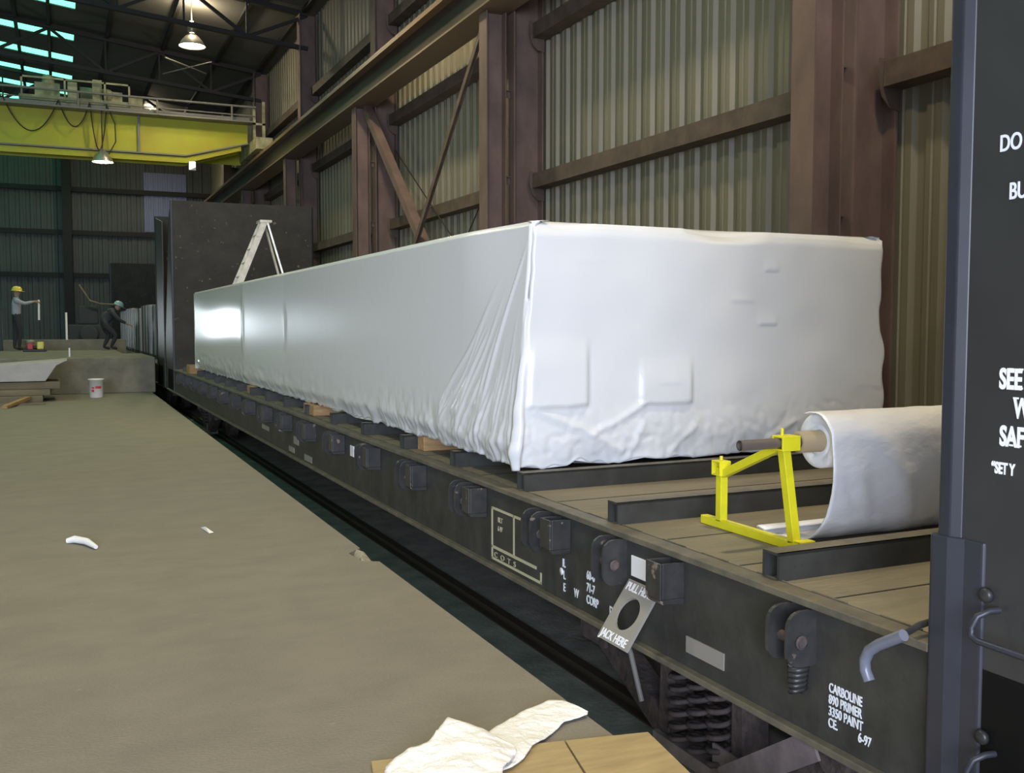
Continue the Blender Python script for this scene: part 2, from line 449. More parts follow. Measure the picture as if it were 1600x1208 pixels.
k = MB(); k.tube([(6.1, 18.9, 4.9), (6.1, 14.6, 2.2)], 0.012, 6); tag(k.build('tie_rod', M_dark), 'thin rod slanting behind the broad rusty brace', 'rod', 'thin tie rods')

# ================================================================== ROOF TRUSSES
tl = {12.95: 'roof truss above the front of the package', 19.65: 'roof truss above the far half of the package', 26.4: 'roof truss just in front of the hanging lamps', 33.1: 'roof truss just beyond the crane bridge', 39.8: 'farthest roof truss before the end wall'}
for y, lb in tl.items():
    e = empty('roof_truss', (0, y, 0), lb, 'truss', 'roof trusses')
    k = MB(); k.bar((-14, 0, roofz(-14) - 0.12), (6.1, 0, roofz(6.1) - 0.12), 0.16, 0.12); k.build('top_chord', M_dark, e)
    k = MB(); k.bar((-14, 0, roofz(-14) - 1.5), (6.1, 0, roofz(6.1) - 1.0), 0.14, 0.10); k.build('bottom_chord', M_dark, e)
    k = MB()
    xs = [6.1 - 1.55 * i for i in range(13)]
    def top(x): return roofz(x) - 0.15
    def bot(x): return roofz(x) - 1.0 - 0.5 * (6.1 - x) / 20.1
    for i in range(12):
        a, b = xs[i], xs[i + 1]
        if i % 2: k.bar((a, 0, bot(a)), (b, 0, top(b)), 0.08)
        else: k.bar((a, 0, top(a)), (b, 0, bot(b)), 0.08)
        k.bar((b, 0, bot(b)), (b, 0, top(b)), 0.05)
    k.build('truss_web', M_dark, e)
for x, lb in ((6.0, 'at the eave'), (4.7, 'right of the hanging lamps'), (3.1, 'above the hanging lamps'), (1.5, 'left of the hanging lamps'), (-0.1, 'at the end of the green skylights'), (-1.0, 'crossing the green skylights'), (-2.0, 'farther left across the skylights')):
    k = MB(); k.box(x - 0.05, x + 0.05, 8, 46.9, roofz(x) - 0.11, roofz(x) - 0.01)
    tag(k.build('roof_purlin', M_dark), 'dark purlin under the roof ' + lb, 'purlin', 'roof purlins')
k = MB(); k.tube([(2.74, 28.5, 8.66), (4.12, 31.0, 8.94)], 0.022, 6); tag(k.build('cross_rod', M_craned), 'pale roof rod crossing another below the big lamp, falling right', 'rod', 'crossed roof rods')
k = MB(); k.tube([(3.96, 28.7, 8.72), (2.93, 31.2, 8.86)], 0.016, 6); tag(k.build('cross_rod', M_craned), 'pale roof rod crossing another below the big lamp, rising right', 'rod', 'crossed roof rods')

# ================================================================== LAMPS
def bay_lamp(x, y, z, lab, power, group='high bay lamps under the roof', r=0.30, stem=True, up=6.0):
    e = empty('bay_lamp', (x, y, z), lab, 'lamp', group)
    k = MB(); k.lathe([(r, 0), (r * 0.97, 0.03), (r * 0.80, 0.14), (r * 0.50, 0.26), (r * 0.25, 0.32), (0.06, 0.34)], n=28); k.build('lamp_shade', M_lampm, e)
    k = MB(); k.lathe([(0.0, 0.02), (r * 0.94, 0.02), (r * 0.95, 0.035), (0.0, 0.035)], n=28); k.build('lamp_lens', M_bulb, e)
    k = MB(); k.lathe([(0.0, 0.34), (0.10, 0.36), (0.12, 0.44), (0.10, 0.54), (0.05, 0.58), (0.05, 0.66), (0, 0.66)], n=16); k.build('ballast_housing', M_lampm, e) if stem else None
    if stem:
        k = MB(); k.tube([(0, 0, 0.66), (0, 0, roofz(x) - z - 0.005)], 0.015, 6); k.build('lamp_stem', M_lampm, e)
    else:
        k = MB(); k.tube([(0, 0, 0.32), (0, 0, 7.515 - z)], 0.02, 6); k.build('lamp_stem', M_strap, e)
    if power:
        l = light('lamp_light', 'SPOT', (0, 0, -0.03), power, WARM, 0.25, (0, 0, 0), spot=2.75, blend=0.5)
        l.parent = e
        if up:
            l = light('lamp_uplight', 'POINT', (0, 0, 0.75), power * 0.05 * up / 6, WARM, 0.08); l.parent = e
    return e
P = 1050
bay_lamp(3.38, 28.0, 8.90, 'round bright bay lamp hanging from the roof, the nearest one in view', P * 0.32, r=0.34, up=70)
bay_lamp(3.44, 42.0, 9.25, 'round bay lamp half hidden behind the crane railing', P * 0.35, r=0.34, up=50)
bay_lamp(3.40, 15.2, 8.90, 'bay lamp over the package, above the frame', P * 1.25)
bay_lamp(3.40, 2.7, 8.90, 'bay lamp over the near bulkhead, above the frame', P * 1.25)
bay_lamp(-2.0, 6.0, 9.6, 'bay lamp over the open floor, left of and above the frame', P * 1.0, up=0)
bay_lamp(-2.5, 20.0, 9.6, 'bay lamp over the floor by the concrete step, beyond the left frame edge', P * 0.6, up=0)
bay_lamp(-2.0, -6.0, 9.3, 'bay lamp behind the viewer over the platform', P * 1.0, up=0)

# ================================================================== BRIDGE CRANE
CY = 31.0
e = empty('bridge_crane', (0, CY, 0), 'yellow overhead crane spanning the hall below the roof', 'crane')
k = MB(); k.prism([(-13.6, 6.50), (3.5, 6.50), (5.30, 6.98), (5.30, 7.62), (-13.6, 7.62)], 0.0, 0.05, 'y')
k.prism([(-13.6, 6.50), (3.5, 6.50), (5.30, 6.98), (5.30, 7.62), (-13.6, 7.62)], 0.55, 0.60, 'y'); k.build('girder_web', M_crane, e)
k = MB(); k.box(-13.6, 5.35, -0.12, 0.72, 7.62, 7.72); k.build('top_flange', M_craned, e)
k = MB(); k.prism([(-13.6, 6.46), (3.5, 6.46), (5.30, 6.94), (5.30, 6.98), (3.5, 6.50), (-13.6, 6.50)], -0.10, 0.70, 'y'); k.build('bottom_flange', M_craned, e)
k = MB(); k.prism([(-13.6, 6.27), (3.5, 6.27), (5.10, 6.74), (5.10, 6.88), (3.5, 6.44), (-13.6, 6.44)], -0.04, 0.0, 'y')
k.prism([(-13.6, 6.27), (3.5, 6.27), (5.10, 6.74), (5.10, 6.88), (3.5, 6.44), (-13.6, 6.44)], 0.60, 0.64, 'y'); k.build('lower_beam', M_crane, e)
k = MB(); k.box(-13.6, 5.4, 1.9, 1.95, 6.6, 7.6); k.build('rear_girder', M_crane, e)
k = MB(); k.tube([(-13.6, -0.35, 8.0), (5.5, -0.35, 8.0)], 0.035, 6); k.tube([(-13.6, -0.35, 7.78), (5.5, -0.35, 7.74)], 0.02, 6)
for x in [-12 + 2.1 * i for i in range(9)]: k.tube([(x, -0.35, 7.55), (x, -0.35, 8.0)], 0.03, 6)
k.build('walkway_railing', M_craned, e)
k = MB(); k.box(-13.6, 5.4, -0.5, 0.0, 7.52, 7.56); k.build('walkway', M_craned, e)
k = MB(); k.box(5.36, 5.84, -1.1, 2.9, 6.66, 7.0)
for yy in (-0.7, 2.5): k.lathe([(0, -0.05), (0.2, -0.05), (0.2, 0.05), (0, 0.05)], (5.6, yy, 6.78), 20, 'x')
k.box(5.42, 5.5, -0.3, -0.22, 6.98, 8.05); k.box(5.7, 5.78, -0.3, -0.22, 6.98, 8.2); k.box(5.42, 5.78, -0.3, -0.24, 7.5, 7.56); k.build('end_truck', M_tro, e)
k = MB(); k.bar((2.2, -0.06, 6.5), (2.2, -0.06, 7.62), 0.06, 0.06); k.build('conduit', M_craned, e)
# trolley on top
t = MB(); t.box(-0.9, 2.0, 0.1, 1.9, 7.78, 7.92); t.box(-0.5, 0.15, 0.3, 1.5, 7.92, 8.32); t.box(0.35, 0.6, 0.3, 1.4, 7.92, 8.40); t.box(1.5, 1.8, 0.3, 1.2, 7.92, 8.22)
t.lathe([(0, 0.0), (0.22, 0.0), (0.22, 0.75), (0, 0.75)], (0.68, 0.7, 8.15), 16, 'x'); t.lathe([(0, 0), (0.15, 0), (0.15, 0.3), (0, 0.3)], (1.42, 0.25, 8.12), 14, 'y'); t.lathe([(0, 0), (0.18, 0), (0.14, 0.25), (0, 0.3)], (-0.15, 0.6, 8.32), 14)
for q in (-0.85, 0.25, 1.3, 1.95): t.box(q, q + 0.05, 0.05, 0.1, 7.8, 8.42)
t.box(-0.85, 2.0, 0.05, 0.08, 8.37, 8.42); t.box(2.0, 2.35, 0.2, 0.9, 7.72, 8.1); t.box(1.0, 1.25, 0.2, 0.6, 7.92, 8.5)
t.build('trolley', M_tro, e)
for xa, xb, dz in ((-1.3, 0.1, 0.9), (0.1, 0.9, 0.7), (0.9, 1.35, 1.3)):
    k = MB()
    pts = [(xa + (xb - xa) * i / 14, -0.25, 7.75 - dz * (1 - (2 * i / 14 - 1) ** 2)) for i in range(15)]
    k.tube(pts, 0.018, 6); k.build('hanging_cable', M_strap, e)
k = MB(); k.tube([(1.35, -0.3, 7.7), (1.55, -0.3, 7.2), (1.56, -0.3, 6.7), (1.35, -0.3, 6.3)], 0.018, 6); k.build('drop_cable', M_strap, e)
bay_lamp(1.20, CY - 0.42, 6.08, 'flat round lamp glowing under the left part of the yellow crane', 260, group='lamps under the crane', r=0.29, stem=False, up=0)
e2 = empty('crane_floodlight', (3.66, CY - 0.1, 6.05), 'small bright floodlight under the bend of the yellow crane girder', 'lamp')
k = MB(); k.box(-0.10, 0.10, -0.08, 0.1, 0.0, 0.26); k.build('flood_housing', M_lampm, e2)
k = MB(); k.add([(-0.08, -0.085, 0.02), (0.08, -0.085, 0.10), (0.08, -0.085, 0.24), (-0.08, -0.085, 0.24)], [(0, 1, 2, 3)]); k.build('flood_glass', M_bulb, e2)

# ================================================================== FLATCAR
Y0, Y1 = 2.0, 20.9
def box_shell(k, x0, x1, y0, y1, z0, z1, t=0.012):
    """open topped pocket: three upright walls and a rounded bottom"""
    k.box(x0, x0 + t, y0, y1, z0, z1)
    k.box(x0 + t, x1, y0, y0 + t, z0, z1); k.box(x0 + t, x1, y1 - t, y1, z0, z1)
def rounded_plate(k, y, t, x_out, z0, z1):
    # plate perpendicular to y, welded to the sill, rounded outer corners
    r = 0.055; pts = [(CX, z0), (x_out + r, z0)]
    for i in range(6):
        a = PI * 1.5 - i * PI / 10; pts.append((x_out + r + r * math.cos(a), z0 + 0.05 * 1 + r * math.sin(a) * 0.9))
    for i in range(6):
        a = PI - i * PI / 10; pts.append((x_out + r + r * math.cos(a), z1 - r + r * math.sin(a)))
    pts.append((CX, z1))
    k.prism(pts, y, y + t, 'y')

def make_winch(car, y, z0=0.375, z1=0.575):
    # ratchet winch: two rounded plates with a drum between them
    zc = z0 + 0.45 * (z1 - z0)
    k = MB(); rounded_plate(k, y - 0.05, 0.014, CX - 0.12, z0, z1); o = k.build('winch_plate', M_box, car, 0.002)
    k = MB(); rounded_plate(k, y + 0.045, 0.014, CX - 0.12, z0, z1); k.build('winch_plate', M_box, car, 0.002)
    k = MB(); k.tube([(CX - 0.065, y - 0.06, zc), (CX - 0.065, y + 0.06, zc)], 0.017, 14)
    k.lathe([(0.012, -0.006), (0.024, -0.006), (0.024, 0.0), (0.012, 0.0)], (CX - 0.065, y - 0.052, zc), 14, 'y')
    return k.build('winch_drum', M_rusty, car)
def make_pocket(car, y):
    k = MB(); box_shell(k, CX - 0.115, CX, y, y + 0.105, 0.425, 0.568, 0.012)
    k.prism([(CX, 0.425), (CX - 0.115, 0.425), (CX - 0.10, 0.405), (CX - 0.02, 0.40), (CX, 0.40)], y, y + 0.105, 'y')
    p_ = k.build('stake_pocket', M_box, car, 0.003)
    return p_

def make_bulkhead(car, yf, outward, near):
    """yf: face towards the load; outward: -1 towards the viewer or +1 away"""
    zt = 3.97
    x0, x1 = (CX, CX + CW)
    yb = yf + outward * 1.5
    e = MB()
    e.box(x0 + 0.03, x1 - 0.03, min(yf, yf + outward * 0.05), max(yf, yf + outward * 0.05), DZ, zt)
    o = e.build('bulkhead_plate', M_bulk, car)
    k = MB()
    for i in range(6):
        xx = x0 + 0.4 + i * 0.41
        k.box(xx - 0.05, xx + 0.05, min(yf + outward * 0.05, yf + outward * 0.2), max(yf + outward * 0.05, yf + outward * 0.2), DZ, zt)
    k.build('bulkhead_rib', M_car, car)
    for xs_, sg in ((x0, 1), (x1 - 0.03, 1)):
        k = MB(); k.prism([(yf + outward * 0.07, 0.12), (yb, 0.12), (yb, 1.2), (yf + outward * (1.45 if near else 0.42), zt - 0.25), (yf + outward * 0.07, zt - 0.05)], xs_ - 0.0, xs_ + 0.02, 'x')
        so = k.build('bulkhead_side_plate', M_side, car)
        if xs_ == x0: side = so
        k = MB()
        # bevelled corner post
        a, b = yf + outward * 0.012, yf + outward * 0.085
        xo = xs_ - 0.018 if xs_ == x0 else xs_ + 0.02 + 0.018
        xi = xs_ + 0.03
        pts = [(xi, a), (xo + (0.010 if xs_ == x0 else -0.010), a), (xo, a + outward * 0.010), (xo, a + outward * 0.045), (xs_, b), (xi, b)]
        k.prism(pts, 0.10, zt, 'z')
        k.build('corner_post', M_post, car, 0.004)
    return side

def make_car():
    car = empty('bulkhead_flatcar', (0, 0, 0), 'black bulkhead railway flatcar carrying the white wrapped package, with pockets and stencils along its sill', 'flatcar', 'bulkhead flatcars in line')
    k = MB(); k.box(CX + 0.07, CX + CW - 0.07, Y0 - 1.2, Y1 + 1.2, DZ - 0.05, DZ)
    y = Y0 - 1.1
    k.build('deck', M_deck, car)
    k = MB()
    y = 1.0
    while y < 21.5:
        k.box(CX + 0.075, CX + CW - 0.075, y, y + 0.008, DZ, DZ + 0.0015); y += 0.49
    k.build('deck_seam', M_dark, car)
    k = MB(); k.box(CX - 0.025, CX + 0.055, Y0, Y1, DZ - 0.022, DZ + 0.004)
    k.box(CX + CW - 0.055, CX + CW + 0.025, Y0 - 1.2, Y1 + 1.2, DZ - 0.022, DZ + 0.004)
    k.build('deck_edge', M_edge, car, 0.003)
    y = 2.1
    while y < 14:
        k = MB(); k.box(CX + 0.060, CX + 0.068, y, y + 0.16, DZ - 0.002, DZ + 0.006); k.build('weld_bead', M_edge, car); y += 0.27 + 0.1 * random.random()
    k = MB(); k.box(CX, CX + 0.02, Y0 - 1.2, Y1 + 1.2, 0.15, DZ - 0.02); k.build('side_sill', M_car, car)
    k = MB(); k.box(CX + CW - 0.02, CX + CW, Y0 - 1.2, Y1 + 1.2, 0.15, DZ - 0.02); k.build('side_sill', M_car, car)
    k = MB(); k.box(CX - 0.035, CX + 0.02, Y0, Y1 + 1.2, 0.13, 0.155); k.box(CX + CW - 0.02, CX + CW + 0.035, Y0 - 1.2, Y1 + 1.2, 0.13, 0.155); k.build('sill_flange', M_edge, car, 0.004)
    k = MB(); k.box(3.35, 3.95, Y0 - 1.2, Y1 + 1.2, -0.1, DZ - 0.05); k.build('centre_sill', M_car, car)
    k = MB()
    y = 1.4
    while y < 21.5:
        k.box(CX + 0.02, CX + CW - 0.02, y, y + 0.012, 0.17, DZ - 0.05); y += 1.45
    k.build('cross_bearer', M_car, car)
    # steel runners lying across the deck
    ys = [2.715, 3.80, 4.77] + [4.77 + 1.0 * i for i in range(1, 16)]
    for i, y in enumerate(ys):
        k = MB(); k.box(CX + 0.05, CX + CW - 0.1, y, y + 0.012, DZ, DZ + 0.10); k.box(CX + 0.05, CX + CW - 0.1, y, y + 0.09, DZ + 0.09, DZ + 0.10)
        k.box(CX + 0.05, CX + CW - 0.1, y + 0.078, y + 0.09, DZ, DZ + 0.09)
        if i == 0:
            for q in (0.12, 0.15, 0.22, 0.30, 0.42, 0.62, 0.9): k.box(CX + q, CX + q + 0.006, y - 0.002, y, DZ + 0.045, DZ + 0.051)
        o = k.build('deck_runner', M_car, car)
        o.data.materials.append(M_edge)
        for p_ in o.data.polygons:
            if p_.normal.z > 0.9 and p_.center.z > DZ + 0.095: p_.material_index = 1  # top face coloured lighter, as if lit from above
    # winches and stake pockets
    make_winch(car, 2.52, 0.39, 0.575)
    k = MB()
    pts = []
    for i in range(40):
        a = i * 0.9; pts.append((CX - 0.03 - 0.03 * math.cos(a), 2.52 + 0.030 * math.sin(a) * (1 - i / 60), 0.385 - i * 0.0026))
    k.tube(pts, 0.010, 6); k.build('winch_spring', M_box, car)
    make_winch(car, 3.69); make_pocket(car, 3.21)
    for i in range(16):
        make_winch(car, 4.40 + 1.005 * i)
        make_pocket(car, 4.15 + 1.005 * i)
    # near ends: jacking plate leaning out from the sill
    A = Vector((CX - 0.003, 3.60, 0.405)); B = Vector((CX - 0.003, 3.37, 0.405)); Cc = Vector((CX - 0.16, 3.37, 0.175)); D = Vector((CX - 0.16, 3.60, 0.175))
    u = (B - A).normalized(); v = (A - D).normalized(); nrm = u.cross(v)
    W_, H_ = (B - A).length, (A - D).length
    M = Matrix((u, v, nrm)).transposed().to_4x4(); M.translation = D
    k = MB(); n = 24; vs = []; fs = []
    outer = []
    for i in range(n):
        a = 2 * PI * i / n; c, s_ = math.cos(a), math.sin(a)
        m_ = max(abs(c), abs(s_)); outer.append((W_ / 2 + c / m_ * W_ / 2, H_ / 2 + s_ / m_ * H_ / 2))
    for zz in (0.0, 0.012):
        for i in range(n):
            a = 2 * PI * i / n
            vs.append(M @ Vector((outer[i][0], outer[i][1], zz)))
            vs.append(M @ Vector((W_ / 2 + 0.072 * math.cos(a), H_ / 2 + 0.072 * math.sin(a), zz)))
    for i in range(n):
        j = (i + 1) % n
        fs += [(2 * i, 2 * j, 2 * j + 1, 2 * i + 1), (2 * n + 2 * i, 2 * n + 2 * i + 1, 2 * n + 2 * j + 1, 2 * n + 2 * j),
               (2 * i, 2 * n + 2 * i, 2 * n + 2 * j, 2 * j), (2 * i + 1, 2 * j + 1, 2 * n + 2 * j + 1, 2 * n + 2 * i + 1)]
    k.add(vs, fs); jp = k.build('jacking_plate', M_tag, car); jp['label'] = 'grey plate with a round hole'
    M2 = M @ Matrix.Translation((0.012, H_ - 0.047, 0.0135)); text_mesh('plate_lettering', 'PULL HERE', 0.052, M_letter, jp, M2, 0.0006, 0.78)
    M2 = M @ Matrix.Translation((0.012, 0.010, 0.0135)); text_mesh('plate_lettering', 'JACK HERE', 0.052, M_letter, jp, M2, 0.0006, 0.78)
    k = MB(); k.box(CX - 0.14, CX, 3.375, 3.387, 0.18, 0.40); k.box(CX - 0.14, CX, 3.588, 3.60, 0.18, 0.40)
    # reflectors and plates
    k = MB(); k.box(CX - 0.008, CX, 3.475, 3.595, 0.425, 0.515); o = k.build('reflector', M_refl, car, 0.003); o['label'] = 'bright white square reflector'
    k = MB(); k.box(CX - 0.008, CX, 7.88, 7.99, 0.41, 0.50); o = k.build('reflector', M_refl, car, 0.003); o['label'] = 'bright white square reflector'
    k = MB(); k.box(CX - 0.005, CX, 2.95, 3.19, 0.215, 0.28); k.build('data_plate', M_tag, car)
    for (ya, yb, za, zb) in ((9.9, 10.12, 0.28, 0.36), (9.35, 9.65, 0.17, 0.23), (10.1, 10.35, 0.18, 0.235), (11.4, 11.8, 0.28, 0.33)):
        k = MB(); k.box(CX - 0.004, CX, ya, yb, za, zb); k.build('data_plate', M_tag, car)
    k = MB(); k.lathe([(0, 0), (0.018, 0), (0.018, 0.004), (0, 0.004)], (CX - 0.005, 4.24, 0.295), 16, 'x'); k.build('white_dot', M_letter, car)
    # consolidated stencil frame
    k = MB()
    def fr(y0, y1, z0, z1): k.box(CX - 0.003, CX, min(y0, y1), max(y0, y1), z0, z1)
    ya, yb, za, zb = 5.09, 4.46, 0.175, 0.475
    fr(ya, ya - 0.016, za, zb); fr(ya, yb + 0.05, zb - 0.014, zb); fr(ya, yb, za, za + 0.014); fr(yb, yb + 0.014, za, 0.235)
    fr(4.80, 4.786, 0.25, zb); fr(ya, yb + 0.06, 0.24, 0.256)
    k.build('stencil_frame', M_ylet, car)
    side_text('stencil_lettering', 'BLT', 5.00, 0.40, 0.042, M_ylet, car, xs=0.9)
    side_text('stencil_lettering', '6-97', 5.00, 0.35, 0.042, M_ylet, car, xs=0.8)
    side_text('stencil_lettering', 'C  O  T  S', 5.05, 0.195, 0.042, M_ylet, car, xs=1.6)
    L1 = [('IL', 4.23, 0.322), ('60-0', 3.99, 0.318), ('L', 4.22, 0.264), ('71-7', 3.99, 0.260), ('E', 4.22, 0.204), ('W', 4.11, 0.204), ('CORP', 3.99, 0.204), ('DES', 3.78, 0.204)]
    for b_, y, z in L1: side_text('stencil_lettering', b_, y, z, 0.058, M_letter, car, bold=0.0008, xs=0.72)
    L2 = [('CARBOLINE', 2.405, 0.325, 0.62), ('890 PRIMER', 2.405, 0.287, 0.66), ('3350 PAINT', 2.405, 0.249, 0.68), ('CE.', 2.405, 0.211, 0.68), ('6-97', 2.275, 0.211, 0.68)]
    for b_, y, z, xs in L2: side_text('paint_stencil', b_, y, z, 0.043, M_letter, car, bold=0.0006, xs=xs)
    # bulkheads
    side = make_bulkhead(car, Y0, -1, True)
    make_bulkhead(car, Y1, 1, False)
    xx = CX - 0.001
    side_text('bulkhead_lettering', 'DO NOT', 1.834, 1.945, 0.060, M_letter, car, x=xx, bold=0.0009, xs=0.70)
    side_text('bulkhead_lettering', 'BUMP', 1.802, 1.820, 0.060, M_letter, car, x=xx, bold=0.0009, xs=0.70)
    def serif(body, y, z, h, xs, adv):
        o = side_text('bulkhead_lettering', body, y, z, h * 1.38, M_letter2, car, x=xx, bold=0.0026 * h / 0.053, xs=xs)
        k2 = MB()
        yy = y
        for ch, wd in zip(body, adv):
            w_ = wd
            t = h * 0.09
            def sb(a, b, zz): k2.box(xx - 0.0015, xx + 0.0005, yy - b, yy - a, zz, zz + t)
            if ch in 'AH': sb(-0.001, w_ * 0.34, z); sb(w_ * 0.62, w_ + 0.001, z)
            if ch in 'W': sb(-0.002, w_ * 0.30, z + h - t); sb(w_ * 0.70, w_ + 0.002, z + h - t)
            if h < 0.04: yy -= w_; continue
            if ch in 'T': sb(w_ * 0.22, w_ * 0.78, z)
            if ch in 'Y': sb(-0.002, w_ * 0.34, z + h - t); sb(w_ * 0.66, w_, z + h - t); sb(w_ * 0.28, w_ * 0.72, z)
            if ch in 'EI': sb(-0.003, w_ * 0.30, z); sb(-0.003, w_ * 0.3, z + h - t)
            yy -= w_
        if k2.v: k2.build('letter_serif', M_letter2, car)
    serif('SEE', 1.813, 1.335, 0.053, 0.62, (0.030, 0.030, 0.03))
    serif('W', 1.768, 1.262, 0.052, 0.62, (0.045,))
    serif('SAF', 1.807, 1.187, 0.052, 0.62, (0.030, 0.033, 0.03))
    serif('“SET Y', 1.829, 1.112, 0.030, 0.58, (0.008, 0.014, 0.0135, 0.013, 0.008, 0.014))
    # doubler plate on the corner post
    k = MB(); k.prism([(CX + 0.01, 2.005), (CX - 0.018, 2.005), (CX - 0.028, 1.995), (CX - 0.028, 1.94), (CX - 0.008, 1.90), (CX - 0.008, 1.842), (CX, 1.838), (CX + 0.01, 1.838)], 0.10, 0.92, 'z'); k.build('post_doubler', M_post, car, 0.006)
    # grab irons with bolts
    for z in (0.70, 0.315):
        k = MB(); k.tube([(CX - 0.01, 1.785, z + 0.055), (CX - 0.04, 1.79, z + 0.055), (CX - 0.065, 1.805, z + 0.040), (CX - 0.075, 1.815, z + 0.01), (CX - 0.078, 1.812, z - 0.012), (CX - 0.078, 1.79, z - 0.02), (CX - 0.078, 1.30, z - 0.022), (CX - 0.01, 1.26, z - 0.02)], 0.009, 10)
        k.build('grab_iron', M_post, car)
        k = MB(); k.lathe([(0, -0.016), (0.016, -0.016), (0.020, -0.010), (0.020, 0.0), (0, 0)], (CX - 0.006, 1.825, z + 0.085), 12, 'x'); k.build('bolt', M_box, car)
    # operating handle: rod with a grey sleeve bent down
    k = MB(); k.tube([(CX + 0.14, 2.065, 0.648), (CX, 2.052, 0.639), (CX - 0.10, 2.03, 0.625)], 0.010, 10); k.build('handle_rod', M_box, car)
    k = MB(); k.tube([(CX - 0.10, 2.015, 0.634), (CX - 0.10, 2.06, 0.607), (CX - 0.10, 2.105, 0.580), (CX - 0.10, 2.14, 0.553), (CX - 0.10, 2.157, 0.520), (CX - 0.10, 2.155, 0.49), (CX - 0.10, 2.138, 0.462)], 0.017, 12); k.build('handle_grip', M_hose, car)
    # trucks
    for yt in (3.62, 19.2):
        side_trucks(car, yt)
    return car

def side_trucks(car, yt):
    for xs_ in (2.60, 4.62):
        k = MB()
        # side frame outline in (y, z): arched top chord, jaws, spring window left open by building it from bars
        k.prism([(yt - 1.10, -0.02), (yt - 0.55, 0.06), (yt + 0.55, 0.06), (yt + 1.10, -0.02), (yt + 1.10, -0.13), (yt + 0.55, -0.05), (yt - 0.55, -0.05), (yt - 1.10, -0.13)], xs_, xs_ + 0.12, 'x')
        for s in (-1, 1):
            k.prism([(yt + s * 0.20, -0.42), (yt + s * 0.32, -0.50), (yt + s * 1.02, -0.16), (yt + s * 0.98, -0.06)], xs_, xs_ + 0.12, 'x')
            k.prism([(yt + s * 0.30, 0.04), (yt + s * 0.24, 0.04), (yt + s * 0.24, -0.44), (yt + s * 0.32, -0.44)], xs_ - 0.01, xs_ + 0.13, 'x')
            k.box(xs_ - 0.02, xs_ + 0.15, yt + s * 0.95 - 0.13, yt + s * 0.95 + 0.13, -0.20, 0.0)
        k.build('truck_side_frame', M_rusty, car)
        k = MB(); k.box(xs_ - 0.03, xs_ + 0.15, yt - 0.34, yt + 0.34, -0.52, -0.455)
        k.box(xs_ - 0.035, xs_ - 0.025, yt - 0.34, yt - 0.14, -0.47, -0.33); k.build('spring_plank', M_pinkst, car)
        k = MB(); k.box(xs_ - 0.04, xs_ + 0.14, yt - 0.22, yt + 0.22, -0.09, 0.06); k.build('bolster_end', M_rusty, car)
        for dx in (0.0, 0.10):
            for dy in (-0.145, 0.0, 0.145):
                k = MB()
                pts = [(xs_ + dx + 0.052 * math.cos(a * 0.35), yt + dy + 0.052 * math.sin(a * 0.35), -0.45 + 0.36 * a / 110) for a in range(111)]
                k.tube(pts, 0.013, 6); k.build('coil_spring', M_rusty, car)
    for s in (-0.88, 0.88):
        k = MB(); k.tube([(2.55, yt + s, -0.10), (4.80, yt + s, -0.10)], 0.075, 12); k.build('axle', M_rusty, car)
        for xw in (2.84, 4.30):
            k = MB(); k.lathe([(0, 0.0), (0.1, 0.0), (0.12, 0.03), (0.36, 0.03), (0.38, 0.0), (0.42, 0.0), (0.42, 0.10), (0.45, 0.11), (0.45, 0.14), (0.38, 0.14), (0.36, 0.10), (0.1, 0.12), (0, 0.12)], (xw, yt + s, -0.10), 36, 'x')
            k.build('wheel', M_rusty, car)
    if yt < 10:
        # pale strap plate and brake lever slanting under the sill
        k = MB(); k.bar((2.50, 3.32, -0.42), (2.45, 2.72, -0.02), 0.012, 0.11, up=(0, 0, 1)); k.build('brake_lever', M_pinkst, car)
        k = MB(); k.tube([(2.50, 4.20, 0.1), (2.50, 4.05, -0.1), (2.50, 3.95, -0.30)], 0.014, 6); k.build('brake_chain', M_tag, car)
car1 = make_car()

# second flatcar in line behind the far bulkhead
car2 = empty('bulkhead_flatcar', (0, 22.2, 0), 'next black flatcar in line, behind the far bulkhead, with wrapped bundles', 'flatcar', None)
need = {'deck', 'deck_edge', 'side_sill', 'sill_flange', 'bulkhead_plate', 'bulkhead_side_plate', 'corner_post', 'bulkhead_rib', 'centre_sill', 'wheel', 'axle', 'truck_side_frame'}
for ch in list(car1.children):
    if ch.name.split('.')[0] in need:
        c = ch.copy(); COL.objects.link(c); c.parent = car2
car1['group'] = 'flatcars in line'; car2['group'] = 'flatcars in line'
# track rails
for x, lb in ((2.86, 'near rail of the track under the flatcars'), (4.38, 'far rail of the track under the flatcars')):
    k = MB(); k.box(x - 0.065, x + 0.065, -2, 46.5, -0.62, -0.61); k.box(x - 0.01, x + 0.01, -2, 46.5, -0.61, -0.58); k.box(x - 0.035, x + 0.035, -2, 46.5, -0.58, -0.555)
    tag(k.build('track_rail', M_railst), lb, 'rail')

# wrapped bundles on the next flatcar
by = 25.0
blabs = ['first pale wrapped bundle beyond the far bulkhead', 'second pale wrapped bundle beyond the far bulkhead', 'third wrapped bundle, in the middle of the far row', 'fourth wrapped bundle, next to last of the far row', 'last wrapped bundle, before the next dark bulkhead']
for i in range(5):
    L_ = 2.7
    e = empty('wrapped_bundle', (2.4, by, DZ), blabs[i], 'bundle', 'wrapped bundles on the next flatcar')
    k = MB(); k.box(0, 2.45, 0, L_, 0.10, 1.38 + 0.05 * (i % 2)); k.build('bundle_body', M_wrap, e, 0.03)
    k = MB()
    for q in (0.5, 1.35, 2.2):
        z1 = 1.385 + 0.05 * (i % 2)
        k.box(-0.008, 0.0, q - 0.14, q + 0.14, 0.06, z1); k.box(-0.008, 2.458, q - 0.14, q + 0.14, z1, z1 + 0.008)
    k.build('bundle_strap', M_strap, e)
    k = MB()
    for q in (0.4, 2.2): k.box(0, 2.4, q, q + 0.1, 0, 0.10)
    k.build('bearer', M_timber, e)
    by += 3.2

